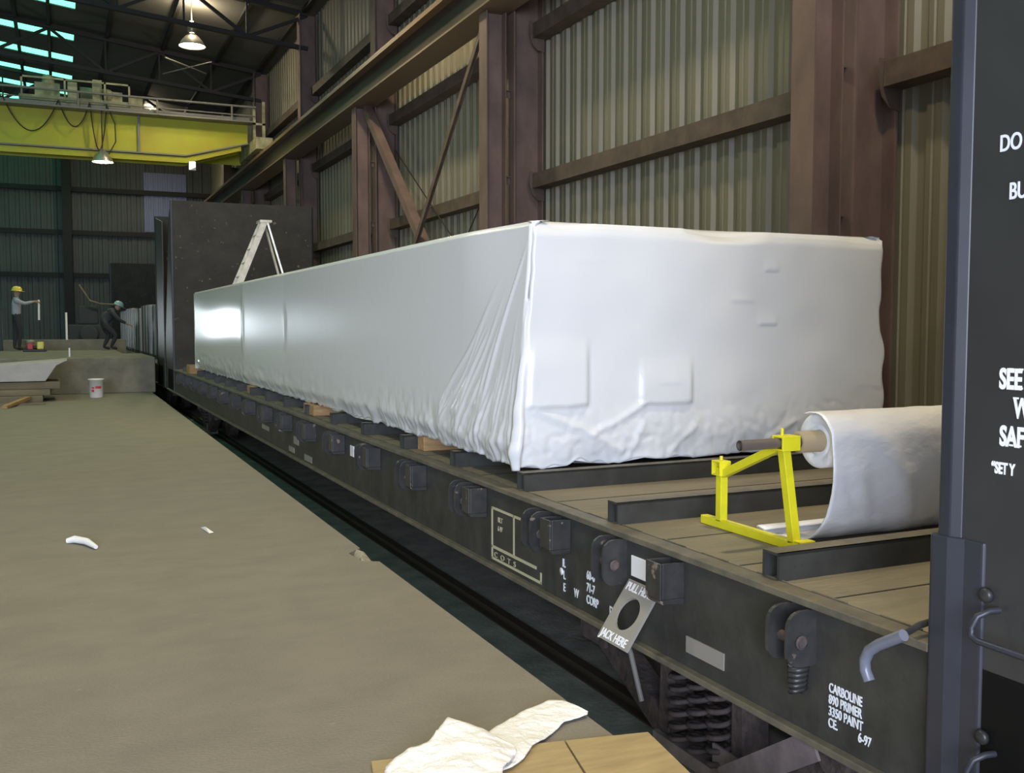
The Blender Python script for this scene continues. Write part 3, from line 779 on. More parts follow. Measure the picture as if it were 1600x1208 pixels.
# ================================================================== WHITE WRAPPED PACKAGE
def fnoise(x, y, z=0): return noise.noise(Vector((x, y, z)))
def sstep(a, b, x):
    t = max(0, min(1, (x - a) / (b - a))); return t * t * (3 - 2 * t)
ZB, ZT = 0.715, 2.065
PY0, PY1 = 4.87, 18.45
PX0, PX1 = 2.31, 4.92
def package():
    # perimeter samples: (kind, x, y, nx, ny)
    per = []
    R = 0.03
    x = PX0 + R
    n = 170
    for i in range(n + 1):
        per.append(('F', PX0 + R + (PX1 - PX0 - 2 * R) * i / n, PY0, 0, -1))
    for i in range(1, 5):
        a = -PI / 2 + PI / 2 * i / 5; per.append(('C', PX1 - R + R * math.cos(a), PY0 + R + R * math.sin(a), math.cos(a), math.sin(a)))
    for i in range(60): per.append(('R', PX1, PY0 + R + (PY1 - PY0 - 2 * R) * i / 60, 1, 0))
    for i in range(0, 5):
        a = PI / 2 * i / 5; per.append(('C', PX1 - R + R * math.cos(a), PY1 - R + R * math.sin(a), math.cos(a), math.sin(a)))
    for i in range(40): per.append(('B', PX1 - R - (PX1 - PX0 - 2 * R) * i / 40, PY1, 0, 1))
    R2 = 0.12
    for i in range(0, 6):
        a = PI / 2 + PI / 2 * i / 6; per.append(('C', PX0 + R + R * math.cos(a), PY1 - R + R * math.sin(a), math.cos(a), math.sin(a)))
    ys = []
    y = PY1 - R
    while y > PY0 + R:
        ys.append(y); y -= 0.075 if y > 12 else (0.045 if y > 7.6 else 0.013)
    for y in ys: per.append(('S', PX0, y, -1, 0))
    for i in range(0, 5):
        a = PI + PI / 2 * i / 5; per.append(('E', PX0 + R + R * math.cos(a), PY0 + R + R * math.sin(a), math.cos(a), math.sin(a)))
    NZ = 116
    vs = []; rows = NZ + 1
    rays = []
    rg = random.Random(3)
    for i in range(19): rays.append((0.10 + 0.040 * i + rg.uniform(-0.014, 0.014), rg.uniform(0.003, 0.009), rg.uniform(0.005, 0.011), rg.uniform(0.35, 1.15)))
    def disp(kind, x, y, z):
        """outward displacement"""
        d = 0.0; h = (z - ZB) / (ZT - ZB)
        low = sstep(0.36, 0.0, h)
        if kind == 'F':
            d += 0.020 * fnoise(x * 1.1, z * 1.3, 3) + 0.006 * fnoise(x * 4, z * 4, 5)
            # edges and corners of crates pressing through
            def patch(x0, x1, z0, z1, hgt, ex=0.012):
                return hgt * min(sstep(x0 - ex, x0 + ex, x), 1 - sstep(x1 - ex, x1 + ex, x)) * min(sstep(z0 - 0.012, z0 + 0.012, z), 1 - sstep(z1 - ex * 16, z1 + ex, z))
            d += patch(2.36, 2.715, 1.04, 1.45, 0.020)
            d += patch(3.065, 3.42, 1.035, 1.33, 0.020)
            d += patch(3.05, 3.25, 1.33, 1.37, 0.006)
            d += patch(3.19, 3.33, 1.16, 1.22, 0.008)
            d += patch(3.70, 3.87, 1.64, 1.70, 0.008, 0.008)
            d += patch(3.91, 4.05, 1.50, 1.585, 0.009, 0.008)
            d += patch(3.95, 4.05, 1.83, 1.92, 0.007, 0.008)
            d += patch(2.62, 2.82, 1.85, 1.91, 0.005, 0.01)
            d += patch(4.70, 4.9, 1.10, 1.16, 0.008, 0.02)
            # wrinkles in the lower third
            wr_ = abs(fnoise(x * 7 + z * 5, z * 4 - x * 3, 1)); d -= 0.060 * (0.14 - wr_) * low if wr_ < 0.14 else 0
            d += low * (0.008 * fnoise(x * 6, z * 8, 8) + 0.005 * fnoise(x * 26, z * 22, 9))
            d -= 0.035 * sstep(0.12, 0.0, h) * (0.6 + fnoise(x * 3, 0, 2))
            # tucked-in waves along the top edge
            tw = max(0, math.sin(x * 7.1 + 0.6) * 0.5 + math.sin(x * 3.3 + 2) * 0.5)
            d -= 0.05 * sstep(0.94, 1.0, h) * (0.4 + tw)
            # diagonal sag lines
            for (xa, za, xb, zb, am) in ((2.42, 1.03, 2.95, 0.78, 0.012), (2.75, 0.88, 3.08, 1.03, 0.012), (3.0, 0.72, 3.09, 0.93, 0.010), (4.0, 0.80, 4.2, 0.9, 0.010), (3.3, 0.75, 3.45, 0.9, 0.01), (4.55, 0.9, 4.5, 0.78, 0.01)):
                px, pz = x - xa, z - za; dx_, dz_ = xb - xa, zb - za; L2 = dx_ * dx_ + dz_ * dz_
                t = max(0, min(1, (px * dx_ + pz * dz_) / L2)); dd = math.hypot(px - t * dx_, pz - t * dz_)
                d += am * math.exp(-(dd / 0.02) ** 2)
        elif kind in 'SE':
            s = y - PY0
            d += 0.010 * fnoise(y * 0.35, z * 0.8, 3)
            d += 0.045 * sstep(0.5, 0.0, h) * sstep(2.2, 0.0, s)           # flares out at the front foot
            d -= 0.055 * sstep(0.35, 1.0, h) * sstep(0.9, 0.0, s)
            ph = math.atan2(s, ZT + 0.02 - z); r = math.hypot(s, ZT - z)
            amp = sstep(0.25, 1.1, r) * sstep(2.1, 1.3, r)
            for (p0, am, wd, st) in rays:
                if r > st * 0.9: d += am * 1.25 * amp * math.exp(-((ph - p0 - 0.02 * math.sin(r * 6 + p0 * 30)) / wd) ** 2) * sstep(st * 0.9, st * 0.9 + 0.15, r)
            d += 0.011 * math.exp(-((ph - 0.42 - 0.05 * math.sin(r * 2)) / 0.018) ** 2) * sstep(0.05, 0.3, r) * sstep(1.7, 1.2, r)
            lo2 = sstep(0.30, 0.02, h)
            d += lo2 * (0.016 * fnoise(y * 6, z * 9, 4) + 0.008 * fnoise(y * 17, z * 15, 6)) * (0.45 + 0.55 * sstep(5.0, 0.0, s) + 0.5 * sstep(5.5, 9.5, s))
            d -= 0.04 * sstep(0.10, 0.0, h)
            # seams of overlapping film and the turned far section
            d += 0.016 * math.exp(-((y - 13.50) / 0.05) ** 2) * sstep(0.25, 0.4, h) * sstep(1.0, 0.7, h)
            d += 0.010 * math.exp(-((y - 10.92) / 0.05) ** 2) * sstep(0.35, 0.45, h) * sstep(0.8, 0.65, h)
        elif kind == 'R':
            d += 0.03 * fnoise(y * 1.2, z * 2.0, 12)
        if kind in 'CRF' and x > PX1 - 0.25:
            d += 0.028 * fnoise(3.1, z * 4.2, 12) * sstep(PX1 - 0.25, PX1 - 0.05, x) if kind != 'F' else 0
        return d
    for r in range(rows):
        h = r / NZ; z0 = ZB + (ZT - ZB) * h
        for (kd, x, y, nx, ny) in per:
            z = z0
            jag = 0
            if kd in 'FSE':
                q = x * 1.0 if kd == 'F' else y
                jag = (0.030 * fnoise(q * 5, 7, 1) + 0.022 * fnoise(q * 14, 3, 2)) * (1 - h) ** 6
            if kd in 'SE': jag -= 0.004 * (1 - h) ** 4 * sstep(0.5, 0.0, y - PY0)
            dd = disp(kd, x, y, z)
            rt = 0.0
            if h > 0.985: rt = -0.018
            xx = x + nx * (dd + rt); yy = y + ny * (dd + rt)
            if kd in 'CR' and x > PX1 - 0.2: xx += 0.03 * fnoise(1.3, z * 3.6, 12) + 0.03 * sstep(1.5, 1.1, z)
            if kd == 'F': xx += (0.03 * fnoise(1.3, z * 3.6, 12) + 0.03 * sstep(1.5, 1.1, z)) * sstep(PX1 - 0.4, PX1 - 0.03, x)
            # front left corner leans: top inboard, bottom outboard
            if kd in 'FE':
                lean = -0.045 * (0.5 - h) * -1 * 1.6
                k_ = sstep(PX0 + 0.5, PX0, x)
                xx += k_ * (0.045 * (h - 0.5) * 2) * 0.9 + k_ * 0.012 * fnoise(z * 7, 2, 2)
            sagt = 0
            if kd == 'F': sagt = (-0.022 * max(0, math.sin(x * 5.3 + 1.0)) * 1.0) * sstep(0.9, 1.0, h)
            vs.append((xx, yy, z + jag + sagt))
    npz = len(per); fs = []
    for r in range(NZ):
        for i in range(npz):
            j = (i + 1) % npz
            fs.append((r * npz + i, r * npz + j, (r + 1) * npz + j, (r + 1) * npz + i))
    k = MB(); k.add(vs, fs, True)
    # top: shrink ring inwards, then cap
    top = [vs[NZ * npz + i] for i in range(npz)]
    ccx, ccy = (PX0 + PX1) / 2, (PY0 + PY1) / 2
    ring2 = []
    for (kd, x, y, nx, ny), v in zip(per, top):
        ring2.append((v[0] - nx * 0.06, v[1] - ny * 0.06, ZT + 0.006))
    n0 = len(k.v)
    k.v += [tuple(v) for v in ring2]
    for i in range(npz):
        j = (i + 1) % npz
        k.f.append((NZ * npz + i, NZ * npz + j, n0 + j, n0 + i)); k.sm.append(True)
    k.f.append(tuple(n0 + i for i in range(npz))); k.sm.append(False)
    k.f.append(tuple(reversed(range(npz)))); k.sm.append(False)
    return k
e = empty('wrapped_package', (0, 0, 0), 'huge long package shrink-wrapped in white plastic film on the flatcar deck', 'package')
fc = package().build('film_cover', M_film, e)
fc.data.materials.append(M_film_mid); fc.data.materials.append(M_film_near)
for p_ in fc.data.polygons:
    c = p_.center
    if c.x < PX0 + 0.16 and c.z < ZT:
        p_.material_index = 0 if c.y > 13.5 else (1 if c.y > 10.92 else 2)
    else:
        p_.material_index = 2

# timber blocks under the package
for (x, y, w_, l_, lb) in ((2.36, 6.60, 0.34, 0.13, 'pine block under the package edge, nearest the front corner'), (2.30, 9.60, 0.40, 0.42, 'pine block under the package edge, second from the front'),
                       (2.30, 12.9, 0.40, 0.32, 'pine block under the package edge, third from the front'), (2.25, 18.7, 0.25, 0.45, 'brown timber block standing on the deck at the far end of the package')):
    k = MB(); k.box(x, x + w_, y, y + l_, DZ + 0.001, DZ + (0.105 if y < 18 else 0.16)); o = k.build('timber_block', M_wood, None, 0.006)
    tag(o, lb, 'block', 'timber blocks on the deck')
# bearers carrying the package across the deck, hidden mostly
k = MB(); k.box(2.72, 2.98, 4.05, 4.15, DZ + 0.001, DZ + 0.022); k.box(2.78, 3.5, 4.12, 4.24, DZ + 0.001, DZ + 0.014)
tag(k.build('board_offcut', M_timber), 'thin dusty board offcut lying on the deck between two steel runners', 'board')

# ================================================================== STAND AND FILM ROLL
def stand(x, lb, flip=1):
    e = empty('roll_stand', (x, 3.35, DZ), lb, 'stand', 'yellow roll stands')
    T = 0.038
    def sq(p, q, nm, t=T):
        k = MB(); k.bar(p, q, t); o = k.build(nm, M_yel, e, 0.003); return o
    # local coordinates: y forward offset, z above deck
    sq((0, 0.34, 0.02), (0, -0.31, 0.02), 'base_bar')
    sq((0.0, -0.270, 0.03), (0.0, -0.195, 0.415), 'front_leg')
    sq((0.0, 0.21, 0.03), (0.0, 0.21, 0.27), 'rear_leg')
    sq((0.0, 0.215, 0.235), (0.0, -0.175, 0.405), 'sloping_bar', 0.034)
    # tube sockets: hollow square ends
    k = MB()
    for (a, b, c, d_) in ((-0.03, 0.03, 0.235, 0.30),):
        k.box(a, b, 0.185, 0.193, c, d_); k.box(a, b, 0.240, 0.248, c, d_); k.box(a, b, 0.193, 0.240, c, c + 0.007); k.box(a, b, 0.193, 0.240, d_ - 0.007, d_)
    k.lathe([(0, 0), (0.008, 0), (0.008, 0.02), (0, 0.02)], (0, 0.216, 0.30), 10); k.build('rear_socket', M_yel, e, 0.002)
    k = MB()
    k.box(-0.045, 0.045, -0.245, -0.237, 0.395, 0.455); k.box(-0.045, 0.045, -0.185, -0.177, 0.395, 0.455); k.box(-0.045, 0.045, -0.237, -0.185, 0.395, 0.403); k.box(-0.045, 0.045, -0.237, -0.185, 0.447, 0.455)
    k.lathe([(0, 0), (0.007, 0), (0.007, 0.03), (0, 0.03)], (-0.02, -0.21, 0.455), 10); k.build('top_socket', M_yel, e, 0.002)
    k = MB()
    k.box(-0.02, 0.055, -0.330, -0.322, 0.0, 0.045); k.box(-0.02, 0.055, -0.290, -0.282, 0.0, 0.045); k.box(-0.02, 0.055, -0.322, -0.29, 0.0, 0.006); k.box(-0.02, 0.055, -0.322, -0.29, 0.039, 0.045); k.build('foot_socket', M_yel, e, 0.002)
    return e
stand(2.64, 'yellow square-tube stand holding the left end of the white film roll')
stand(4.78, 'yellow square-tube stand holding the far end of the film roll, behind the bulkhead')
RC = Vector((0, 3.14, 1.025))     # roll axis
k = MB(); k.tube([(2.41, RC.y, RC.z), (2.41 + 0.3, RC.y, RC.z), (4.95, RC.y, RC.z)], 0.021, 14, caps=False)
k.tube([(2.41, RC.y, RC.z), (4.95, RC.y, RC.z)], 0.015, 14, caps=False)
tag(k.build('spindle_pipe', M_pipe), 'rusty steel pipe through the film roll resting on the yellow stand', 'pipe')
e = empty('film_roll', (0, 0, 0), 'roll of white plastic film with its loose end draped down to the deck', 'film roll')
k = MB(); X0, X1 = 2.80, 4.68
R1 = 0.112
k.lathe([(0.045, X0 + 0.01), (0.060, X0 + 0.004), (0.062, X0 + 0.012), (0.075, X0), (R1 - 0.006, X0), (R1, X0 + 0.006), (R1, X1), (0.045, X1)], (0, RC.y, RC.z), 56, 'x')
k.build('film_coil', M_film2, e)
k = MB(); k.lathe([(0.027, X0 - 0.10), (0.044, X0 - 0.10), (0.044, X1 + 0.05), (0.027, X1 + 0.05), (0.027, X0 - 0.1)], (0, RC.y, RC.z), 32, 'x'); k.build('cardboard_core', M_core, e)
# draped sheet: section in (y, z)
sec = []
for i in range(15):
    a = PI * 0.62 - (PI * 0.62 + 0.10) * i / 14      # from behind the top over to the front
    rr = R1 + 0.006 + 0.012 * i / 14
    sec.append((RC.y - rr * math.sin(a - 0.0) * 1.0 if False else RC.y + rr * math.cos(a + PI / 2 - 0.0 - PI / 2 + PI / 2 * 0), RC.z + rr * math.sin(a)))
sec = []
for i in range(16):
    a = math.radians(70 + 105 * i / 15)             # angle from +y axis: 90 top, 180 front
    rr = R1 + 0.005 + 0.012 * i / 15
    sec.append((RC.y + rr * math.cos(a), RC.z + rr * math.sin(a)))
sec += [(3.006, 0.97), (3.003, 0.93), (3.005, 0.88), (3.012, 0.83), (3.024, 0.78), (3.040, 0.735), (3.062, 0.69), (3.088, 0.655), (3.12, 0.630), (3.16, 0.615), (3.21, 0.612), (3.27, 0.614), (3.32, 0.625), (3.34, 0.640), (3.325, 0.652), (3.28, 0.645)]
NX = 110
vs = []
for i in range(NX + 1):
    t = i / NX; x = X0 - 0.035 + (X1 - X0 + 0.05) * t
    for j, (y, z) in enumerate(sec):
        s = j / (len(sec) - 1)
        wv = sstep(0.30, 0.55, s) * sstep(1.0, 0.9, s)
        dy = wv * (0.020 * fnoise(x * 6.0 + z * 3.2, z * 1.4, 1) + 0.016 * (0.3 - abs(fnoise(x * 9 + z * 5, z * 2.5, 2)))) + 0.004 * fnoise(x * 9, j * 0.5, 5) * sstep(0.1, 0.2, s)
        xo = 0.0
        if t < 0.12: xo = -0.11 * sstep(0.80, 0.97, s) * (1 - t / 0.12)     # curled flap pokes out to the left
        vs.append((x + xo, y + dy, max(z, 0.6 + 0.012) + (0.004 * fnoise(x * 7, j, 3))))
ns = len(sec)
fs = [(i * ns + j, i * ns + j + 1, (i + 1) * ns + j + 1, (i + 1) * ns + j) for i in range(NX) for j in range(ns - 1)]
k = MB(); k.add(vs, fs, True); o = k.build('draped_film', M_film2, e)
sd = o.modifiers.new('thick', 'SOLIDIFY'); sd.thickness = 0.005; sd.offset = 0

# ================================================================== LADDER on the package
e = empty('step_ladder', (3.36, 17.3, ZT + 0.006), 'aluminium folding step ladder standing behind the package top edge', 'ladder')
def LV(x, y, z): return (x, y, z)
H_ = 1.17
for s in (-1, 1):
    k = MB(); k.bar((-0.52, s * 0.20, 0), (-0.03, s * 0.14, H_), 0.03, 0.10, up=(1, 0, 0)); k.build('front_rail', M_alu, e)
    k = MB(); k.bar((0.34, s * 0.20, 0), (0.02, s * 0.13, H_), 0.03, 0.03); k.build('rear_rail', M_alu, e)
for i in range(1, 5):
    t = i / 5; k = MB(); xx = -0.52 + 0.49 * t; k.box(xx - 0.05, xx + 0.05, -0.18, 0.18, H_ * t - 0.012, H_ * t + 0.012); k.build('step', M_alu, e)
k = MB(); k.box(-0.11, 0.09, -0.17, 0.17, H_ - 0.01, H_ + 0.03); k.build('top_cap', M_alu, e)

# ================================================================== FLOOR LITTER, NEAR
def plate(name, pts, z0, z1, m, lb, cat, bevel=0.002, group=None):
    k = MB(); k.prism(pts, z0, z1, 'z'); o = k.build(name, m, None, bevel); tag(o, lb, cat, group); return o
plate('plywood_sheet', [(0.925, 3.19), (1.600, 3.065), (1.52, 2.72), (1.30, 1.9), (0.66, 2.02)], 0.001, 0.014, M_ply, 'left plywood sheet on the floor, half under the crumpled white sheet', 'board', group='plywood sheets on the floor')
plate('plywood_sheet', [(1.606, 3.064), (1.915, 3.005), (1.87, 2.70), (1.72, 1.85), (1.32, 1.9), (1.53, 2.72)], 0.001, 0.014, M_ply, 'right plywood sheet, its corner overhanging the platform edge', 'board', group='plywood sheets on the floor')

def sheet(outA, outB, n, m_, z, amp, name, m, seed, thick=0.004):
    """ruled surface between two edge polylines, crumpled"""
    def samp(pl, t):
        q = t * (len(pl) - 1); i = min(int(q), len(pl) - 2); f = q - i
        return Vector(pl[i]).lerp(Vector(pl[i + 1]), f)
    vs = []
    for i in range(n + 1):
        a = samp(outA, i / n); b = samp(outB, i / n)
        for j in range(m_ + 1):
            p_ = a.lerp(b, j / m_)
            w_ = fnoise(p_.x * 9, p_.y * 9, seed) * amp + (0.25 - abs(fnoise(p_.x * 14 + p_.y * 9, p_.y * 12, seed))) * amp * 0.9
            vs.append((p_.x, p_.y, max(z, p_.z + z + amp * 0.6 + w_)))
    fs = [(i * (m_ + 1) + j, i * (m_ + 1) + j + 1, (i + 1) * (m_ + 1) + j + 1, (i + 1) * (m_ + 1) + j) for i in range(n) for j in range(m_)]
    k = MB(); k.add(vs, fs, True); o = k.build(name, m)
    s = o.modifiers.new('thick', 'SOLIDIFY'); s.thickness = thick; s.offset = 1
    return o
o = sheet([(0.86, 2.50, 0), (0.88, 2.95, 0), (0.95, 3.10, 0), (1.05, 3.155, 0.02), (1.12, 3.16, 0.03), (1.20, 3.25, 0.04), (1.245, 3.30, 0.045), (1.30, 3.265, 0.03)],
          [(1.02, 2.3, 0), (1.10, 2.55, 0), (1.18, 2.70, 0.01), (1.24, 2.80, 0.02), (1.28, 2.88, 0.02), (1.33, 2.93, 0.02), (1.38, 2.99, 0.02), (1.395, 3.04, 0.02)], 50, 30, 0.016, 0.016, 'foam_sheet', M_foam, 2)
tag(o, 'crumpled white sheet with a pointed corner, bunched over the left plywood sheet', 'sheet', 'white sheets on the floor')
o = sheet([(1.22, 3.16, 0.0), (1.315, 3.20, 0), (1.42, 3.27, 0.005), (1.514, 3.33, 0.005), (1.62, 3.375, 0.01), (1.713, 3.41, 0.012), (1.765, 3.385, 0.012), (1.80, 3.25, 0.01)],
          [(1.24, 2.90, 0.02), (1.33, 2.92, 0.02), (1.40, 2.97, 0.02), (1.47, 3.05, 0.015), (1.53, 3.09, 0.008), (1.60, 3.15, 0.005), (1.68, 3.215, 0.004), (1.79, 3.235, 0.006)], 60, 22, 0.004, 0.006, 'foam_sheet', M_foam, 6)
tag(o, 'long strip of thin white sheet reaching to the platform edge', 'sheet', 'white sheets on the floor')
# scraps
k = MB(); k.tube([(0.0, 7.36, 0.018), (0.05, 7.34, 0.03), (0.12, 7.24, 0.03), (0.175, 7.08, 0.018)], 0.022, 8, rs=[0.018, 0.026, 0.024, 0.014])
tag(k.build('film_scrap', M_tape), 'curled white film scrap lying alone on the left of the floor', 'scrap', 'white scraps on the floor')
k = MB(); k.add([(0.90, 7.52, 0.004), (0.93, 7.53, 0.006), (0.965, 7.30, 0.004), (0.93, 7.28, 0.004), (0.92, 7.4, 0.03)], [(0, 1, 4), (1, 2, 4), (2, 3, 4), (3, 0, 4)])
tag(k.build('paper_scrap', M_tape), 'tiny pale paper scrap in the middle of the floor', 'scrap', 'white scraps on the floor')

# ================================================================== FAR LEFT: concrete step, slabs, bucket
k = MB(); k.prism([(-3.6, 23.2), (1.88, 23.2), (1.82, 26.4), (1.4, 26.6), (1.4, 30.2), (-3.6, 30.2)], 0, 0.78, 'z')
o = k.build('concrete_step', M_block, None, 0.02); tag(o, 'long low concrete block step across the platform behind the bucket', 'block')
k = MB(); k.box(-1.5, 1.75, 31.5, 32.6, 0, 1.05)
o = k.build('rear_ledge', M_block, None); tag(o, 'raised dark concrete ledge behind the concrete step', 'ledge')
k = MB(); k.prism([(-2.6, 0.40), (-0.30, 0.40), (-0.10, 0.70), (0.1, 0.80), (-2.6, 0.62)], 21.2, 22.6, 'y')
o = k.build('pale_slab', M_pale, None, 0.01); tag(o, 'pale grey sloping slab lying on the timber stack at the far left', 'slab')
tz = 0.001
for i, (x1, h_, lb) in enumerate(((-0.35, 0.12, 'lowest timber of the stack under the pale slab'), (-0.22, 0.12, 'middle timber of the stack under the pale slab'), (-0.04, 0.14, 'topmost timber of the stack, longest and yellowish, under the pale slab'))):
    k = MB(); k.box(-3.0, x1, 21.1 + 0.08 * i, 22.4, tz, tz + h_); tz += h_ + 0.002
    tag(k.build('stacked_timber', M_timber, None, 0.01), lb, 'timber', 'stacked timbers')
k = MB(); k.bar((-0.95, 19.7, 0.03), (-0.60, 21.0, 0.10), 0.09, 0.05); o = k.build('wood_scrap', M_wood); tag(o, 'short orange wood scrap leaning by the timber stack', 'wood')
k = MB(); k.box(-1.3, -0.3, 20.3, 20.5, 0.0, 0.03); o = k.build('wood_scrap', M_timber); tag(o, 'flat thin batten lying before the timber stack', 'wood')
k = MB(); k.tube([(0.16, 24.1, 0.78), (0.16, 24.1, 0.98)], 0.02, 6); tag(k.build('marker_stub', M_tape), 'tiny white stub standing on the concrete step', 'stub')
e = empty('plastic_bucket', (0.63, 22.0, 0.0), 'white plastic bucket with red print standing on the floor by the concrete step', 'bucket')
k = MB(); k.lathe([(0, 0.0), (0.125, 0.0), (0.13, 0.01), (0.148, 0.36), (0.156, 0.36), (0.156, 0.385), (0.146, 0.385), (0.138, 0.36), (0.12, 0.02), (0, 0.02)], n=32); k.build('bucket_body', M_bucket, e)
k = MB()
for a0, a1, z0, z1 in ((-1.75, -0.9, 0.19, 0.24), (-2.3, -1.9, 0.12, 0.17), (-2.25, -1.85, 0.19, 0.22)):
    n = 8; vs = []
    for i in range(n + 1):
        a = a0 + (a1 - a0) * i / n
        for z in (z0, z1): r = 0.1315 + (0.148 - 0.13) * z / 0.36 + 0.001; vs.append((r * math.cos(a), r * math.sin(a), z))
    k.add(vs, [(2 * i, 2 * i + 1, 2 * i + 3, 2 * i + 2) for i in range(n)], True)
k.build('red_print', M_red, e)
k = MB(); k.tube([(0.157 * math.cos(a), 0.157 * math.sin(a) * 0.5 - 0.07, 0.33 - 0.12 * math.sin(a)) for a in [PI * i / 12 for i in range(13)]], 0.004, 6); k.build('bucket_handle', M_pipe, e)
# yellow tool and gear by the worker
e = empty('cutting_machine', (-0.66, 29.0, 0.781), 'small yellow and red machine on the concrete ledge by the worker\'s feet', 'machine')
k = MB(); k.box(-0.26, 0.30, -0.12, 0.12, 0.0, 0.06); k.tube([(-0.2, 0, 0.06), (-0.15, 0, 0.12), (0.25, 0, 0.1)], 0.05, 8); k.build('base_frame', M_strap, e, 0.01)
k = MB(); k.box(0.07, 0.24, -0.10, 0.10, 0.06, 0.26); k.build('yellow_housing', M_hat, e, 0.03)
k = MB(); k.box(-0.16, -0.02, -0.12, 0.1, 0.06, 0.22); k.build('red_engine', M_red, e, 0.02)
k = MB(); k.lathe([(0, 0), (0.1, 0), (0.1, 0.08), (0, 0.1)], (-0.08, 0, 0.22), 16); k.build('pale_cap', M_tag, e)
k = MB(); k.tube([(0.15, 31.9, 1.052), (0.15, 31.9, 1.85)], 0.032, 10); tag(k.build('white_post', M_tape), 'thin white upright post on the dark concrete ledge', 'post')
# dark machine with a hose boom
e = empty('dark_machine', (0.9, 34.0, 0.0), 'dark machinery with a thin bent boom behind the concrete step', 'machine')
k = MB(); k.box(-0.7, 0.5, 0, 1.2, 0, 1.5); k.box(-0.4, 0.2, 0.2, 1.0, 1.5, 2.1); k.lathe([(0, 0), (0.28, 0), (0.28, 0.3), (0, 0.3)], (-0.1, -0.3, 1.2), 20, 'y'); k.build('machine_body', M_dshirt, e, 0.05)
k = MB(); k.tube([(-0.35, 0, 2.75), (-0.2, 0, 2.5), (-0.05, 0, 2.25), (0.25, 0, 2.15), (0.9, 0, 2.12)], 0.03, 8); k.build('boom', M_timber, e)

# ================================================================== WORKERS
def body(name, joints, bones, zones, parent, sub=1):
    """joints: name -> (pos, radius); one skinned surface rooted at the pelvis"""
    names_ = list(joints); idx = {n: i for i, n in enumerate(names_)}
    me = bpy.data.meshes.new(name)
    me.from_pydata([joints[n][0] for n in names_], [(idx[a], idx[b]) for a, b in bones], [])
    ob = bpy.data.objects.new(name, me); COL.objects.link(ob)
    sk = ob.modifiers.new('skin', 'SKIN'); sk.use_smooth_shade = True
    for i, n in enumerate(names_):
        r = joints[n][1]; sv = me.skin_vertices[0].data[i]
        sv.radius = r if isinstance(r, tuple) else (r, r); sv.use_root = (n == 'pelvis')
    sb = ob.modifiers.new('sub', 'SUBSURF'); sb.levels = 2; sb.render_levels = 2
    dg = bpy.context.evaluated_depsgraph_get()
    m2 = bpy.data.meshes.new_from_object(ob.evaluated_get(dg))
    bpy.data.objects.remove(ob)
    m2.materials.clear()
    mats = [M_skin, zones['shirt'], zones['trousers'], M_boot]
    for m in mats: m2.materials.append(m)
    for p_ in m2.polygons:
        p_.use_smooth = True
        best = min(joints, key=lambda n: (Vector(joints[n][0]) - p_.center).length - (max(joints[n][1]) if isinstance(joints[n][1], tuple) else joints[n][1]))
        key = best.split('_')[0]
        p_.material_index = {'head': 0, 'neck': 0, 'chin': 0, 'hand': 0, 'finger': 0, 'thumb': 0, 'wrist': 0, 'ankle': 3, 'toe': 3, 'heel': 3,
                             'hip': 2, 'knee': 2, 'shin': 2, 'pelvis': 2, 'thigh': 2}.get(key, 1)
    o = bpy.data.objects.new(name, m2); COL.objects.link(o); o.parent = parent
    return o
def add_hand(J, B, side, wrist, d, up, curl=0.5, R_=0.009):
    d = Vector(d).normalized(); up = Vector(up).normalized(); sidev = d.cross(up).normalized()
    w_ = Vector(wrist); palm = w_ + d * 0.07
    J['hand_' + side] = (tuple(palm), (0.020, 0.036)); B.append(('wrist_' + side, 'hand_' + side))
    for i, (off, L_) in enumerate(((-0.032, 0.062), (-0.011, 0.075), (0.011, 0.078), (0.032, 0.07))):
        a = palm + sidev * off + d * 0.035; b = a + (d * math.cos(curl) - up * math.sin(curl)) * L_ * 0.55; c = b + (d * math.cos(curl * 2.4) - up * math.sin(curl * 2.4)) * L_ * 0.45
        n = ('finger_a%s%d' % (side, i), 'finger_b%s%d' % (side, i), 'finger_c%s%d' % (side, i))
        J[n[0]] = (tuple(a), R_ + 0.001); J[n[1]] = (tuple(b), R_); J[n[2]] = (tuple(c), R_ - 0.002)
        B += [('hand_' + side, n[0]), (n[0], n[1]), (n[1], n[2])]
    a = w_ + d * 0.035 + sidev * 0.045; b = a + (d + sidev * 0.5 - up * 0.4).normalized() * 0.04
    J['thumb_a' + side] = (tuple(a), R_ + 0.002); J['thumb_b' + side] = (tuple(b), R_); B += [('hand_' + side, 'thumb_a' + side), ('thumb_a' + side, 'thumb_b' + side)]
def face(parent, c, fwd, r=0.095):
    """ears, nose, eyes and mouth set on the head, fwd in the horizontal plane"""
    f = Vector(fwd).normalized(); s = Vector((-f.y, f.x, 0)); c = Vector(c)
    if s.length < 0.1: s = Vector((1, 0, 0))
    k = MB()
    for q in (-1, 1):
        p_ = c + s * (q * 0.078) ; k.tube([p_ - Vector((0, 0, 0.03)), p_ + Vector((0, 0, 0.005)), p_ + Vector((0, 0, 0.03))], 0.014, 8)
    n0 = c + f * 0.092; k.tube([n0 + Vector((0, 0, 0.02)), n0 + f * 0.012 + Vector((0, 0, -0.005)), n0 + f * 0.016 + Vector((0, 0, -0.022))], 0.009, 8)
    k.build('ears_and_nose', M_skin, parent)
    k = MB()
    for q in (-1, 1):
        p_ = c + f * 0.086 + s * (q * 0.032) + Vector((0, 0, 0.014)); k.tube([p_ - s * 0.012, p_ + s * 0.012], 0.007, 8)
    p_ = c + f * 0.086 - Vector((0, 0, 0.045)); k.tube([p_ - s * 0.022, p_ + s * 0.022], 0.005, 6)
    k.build('eyes_and_mouth', M_strap, parent)
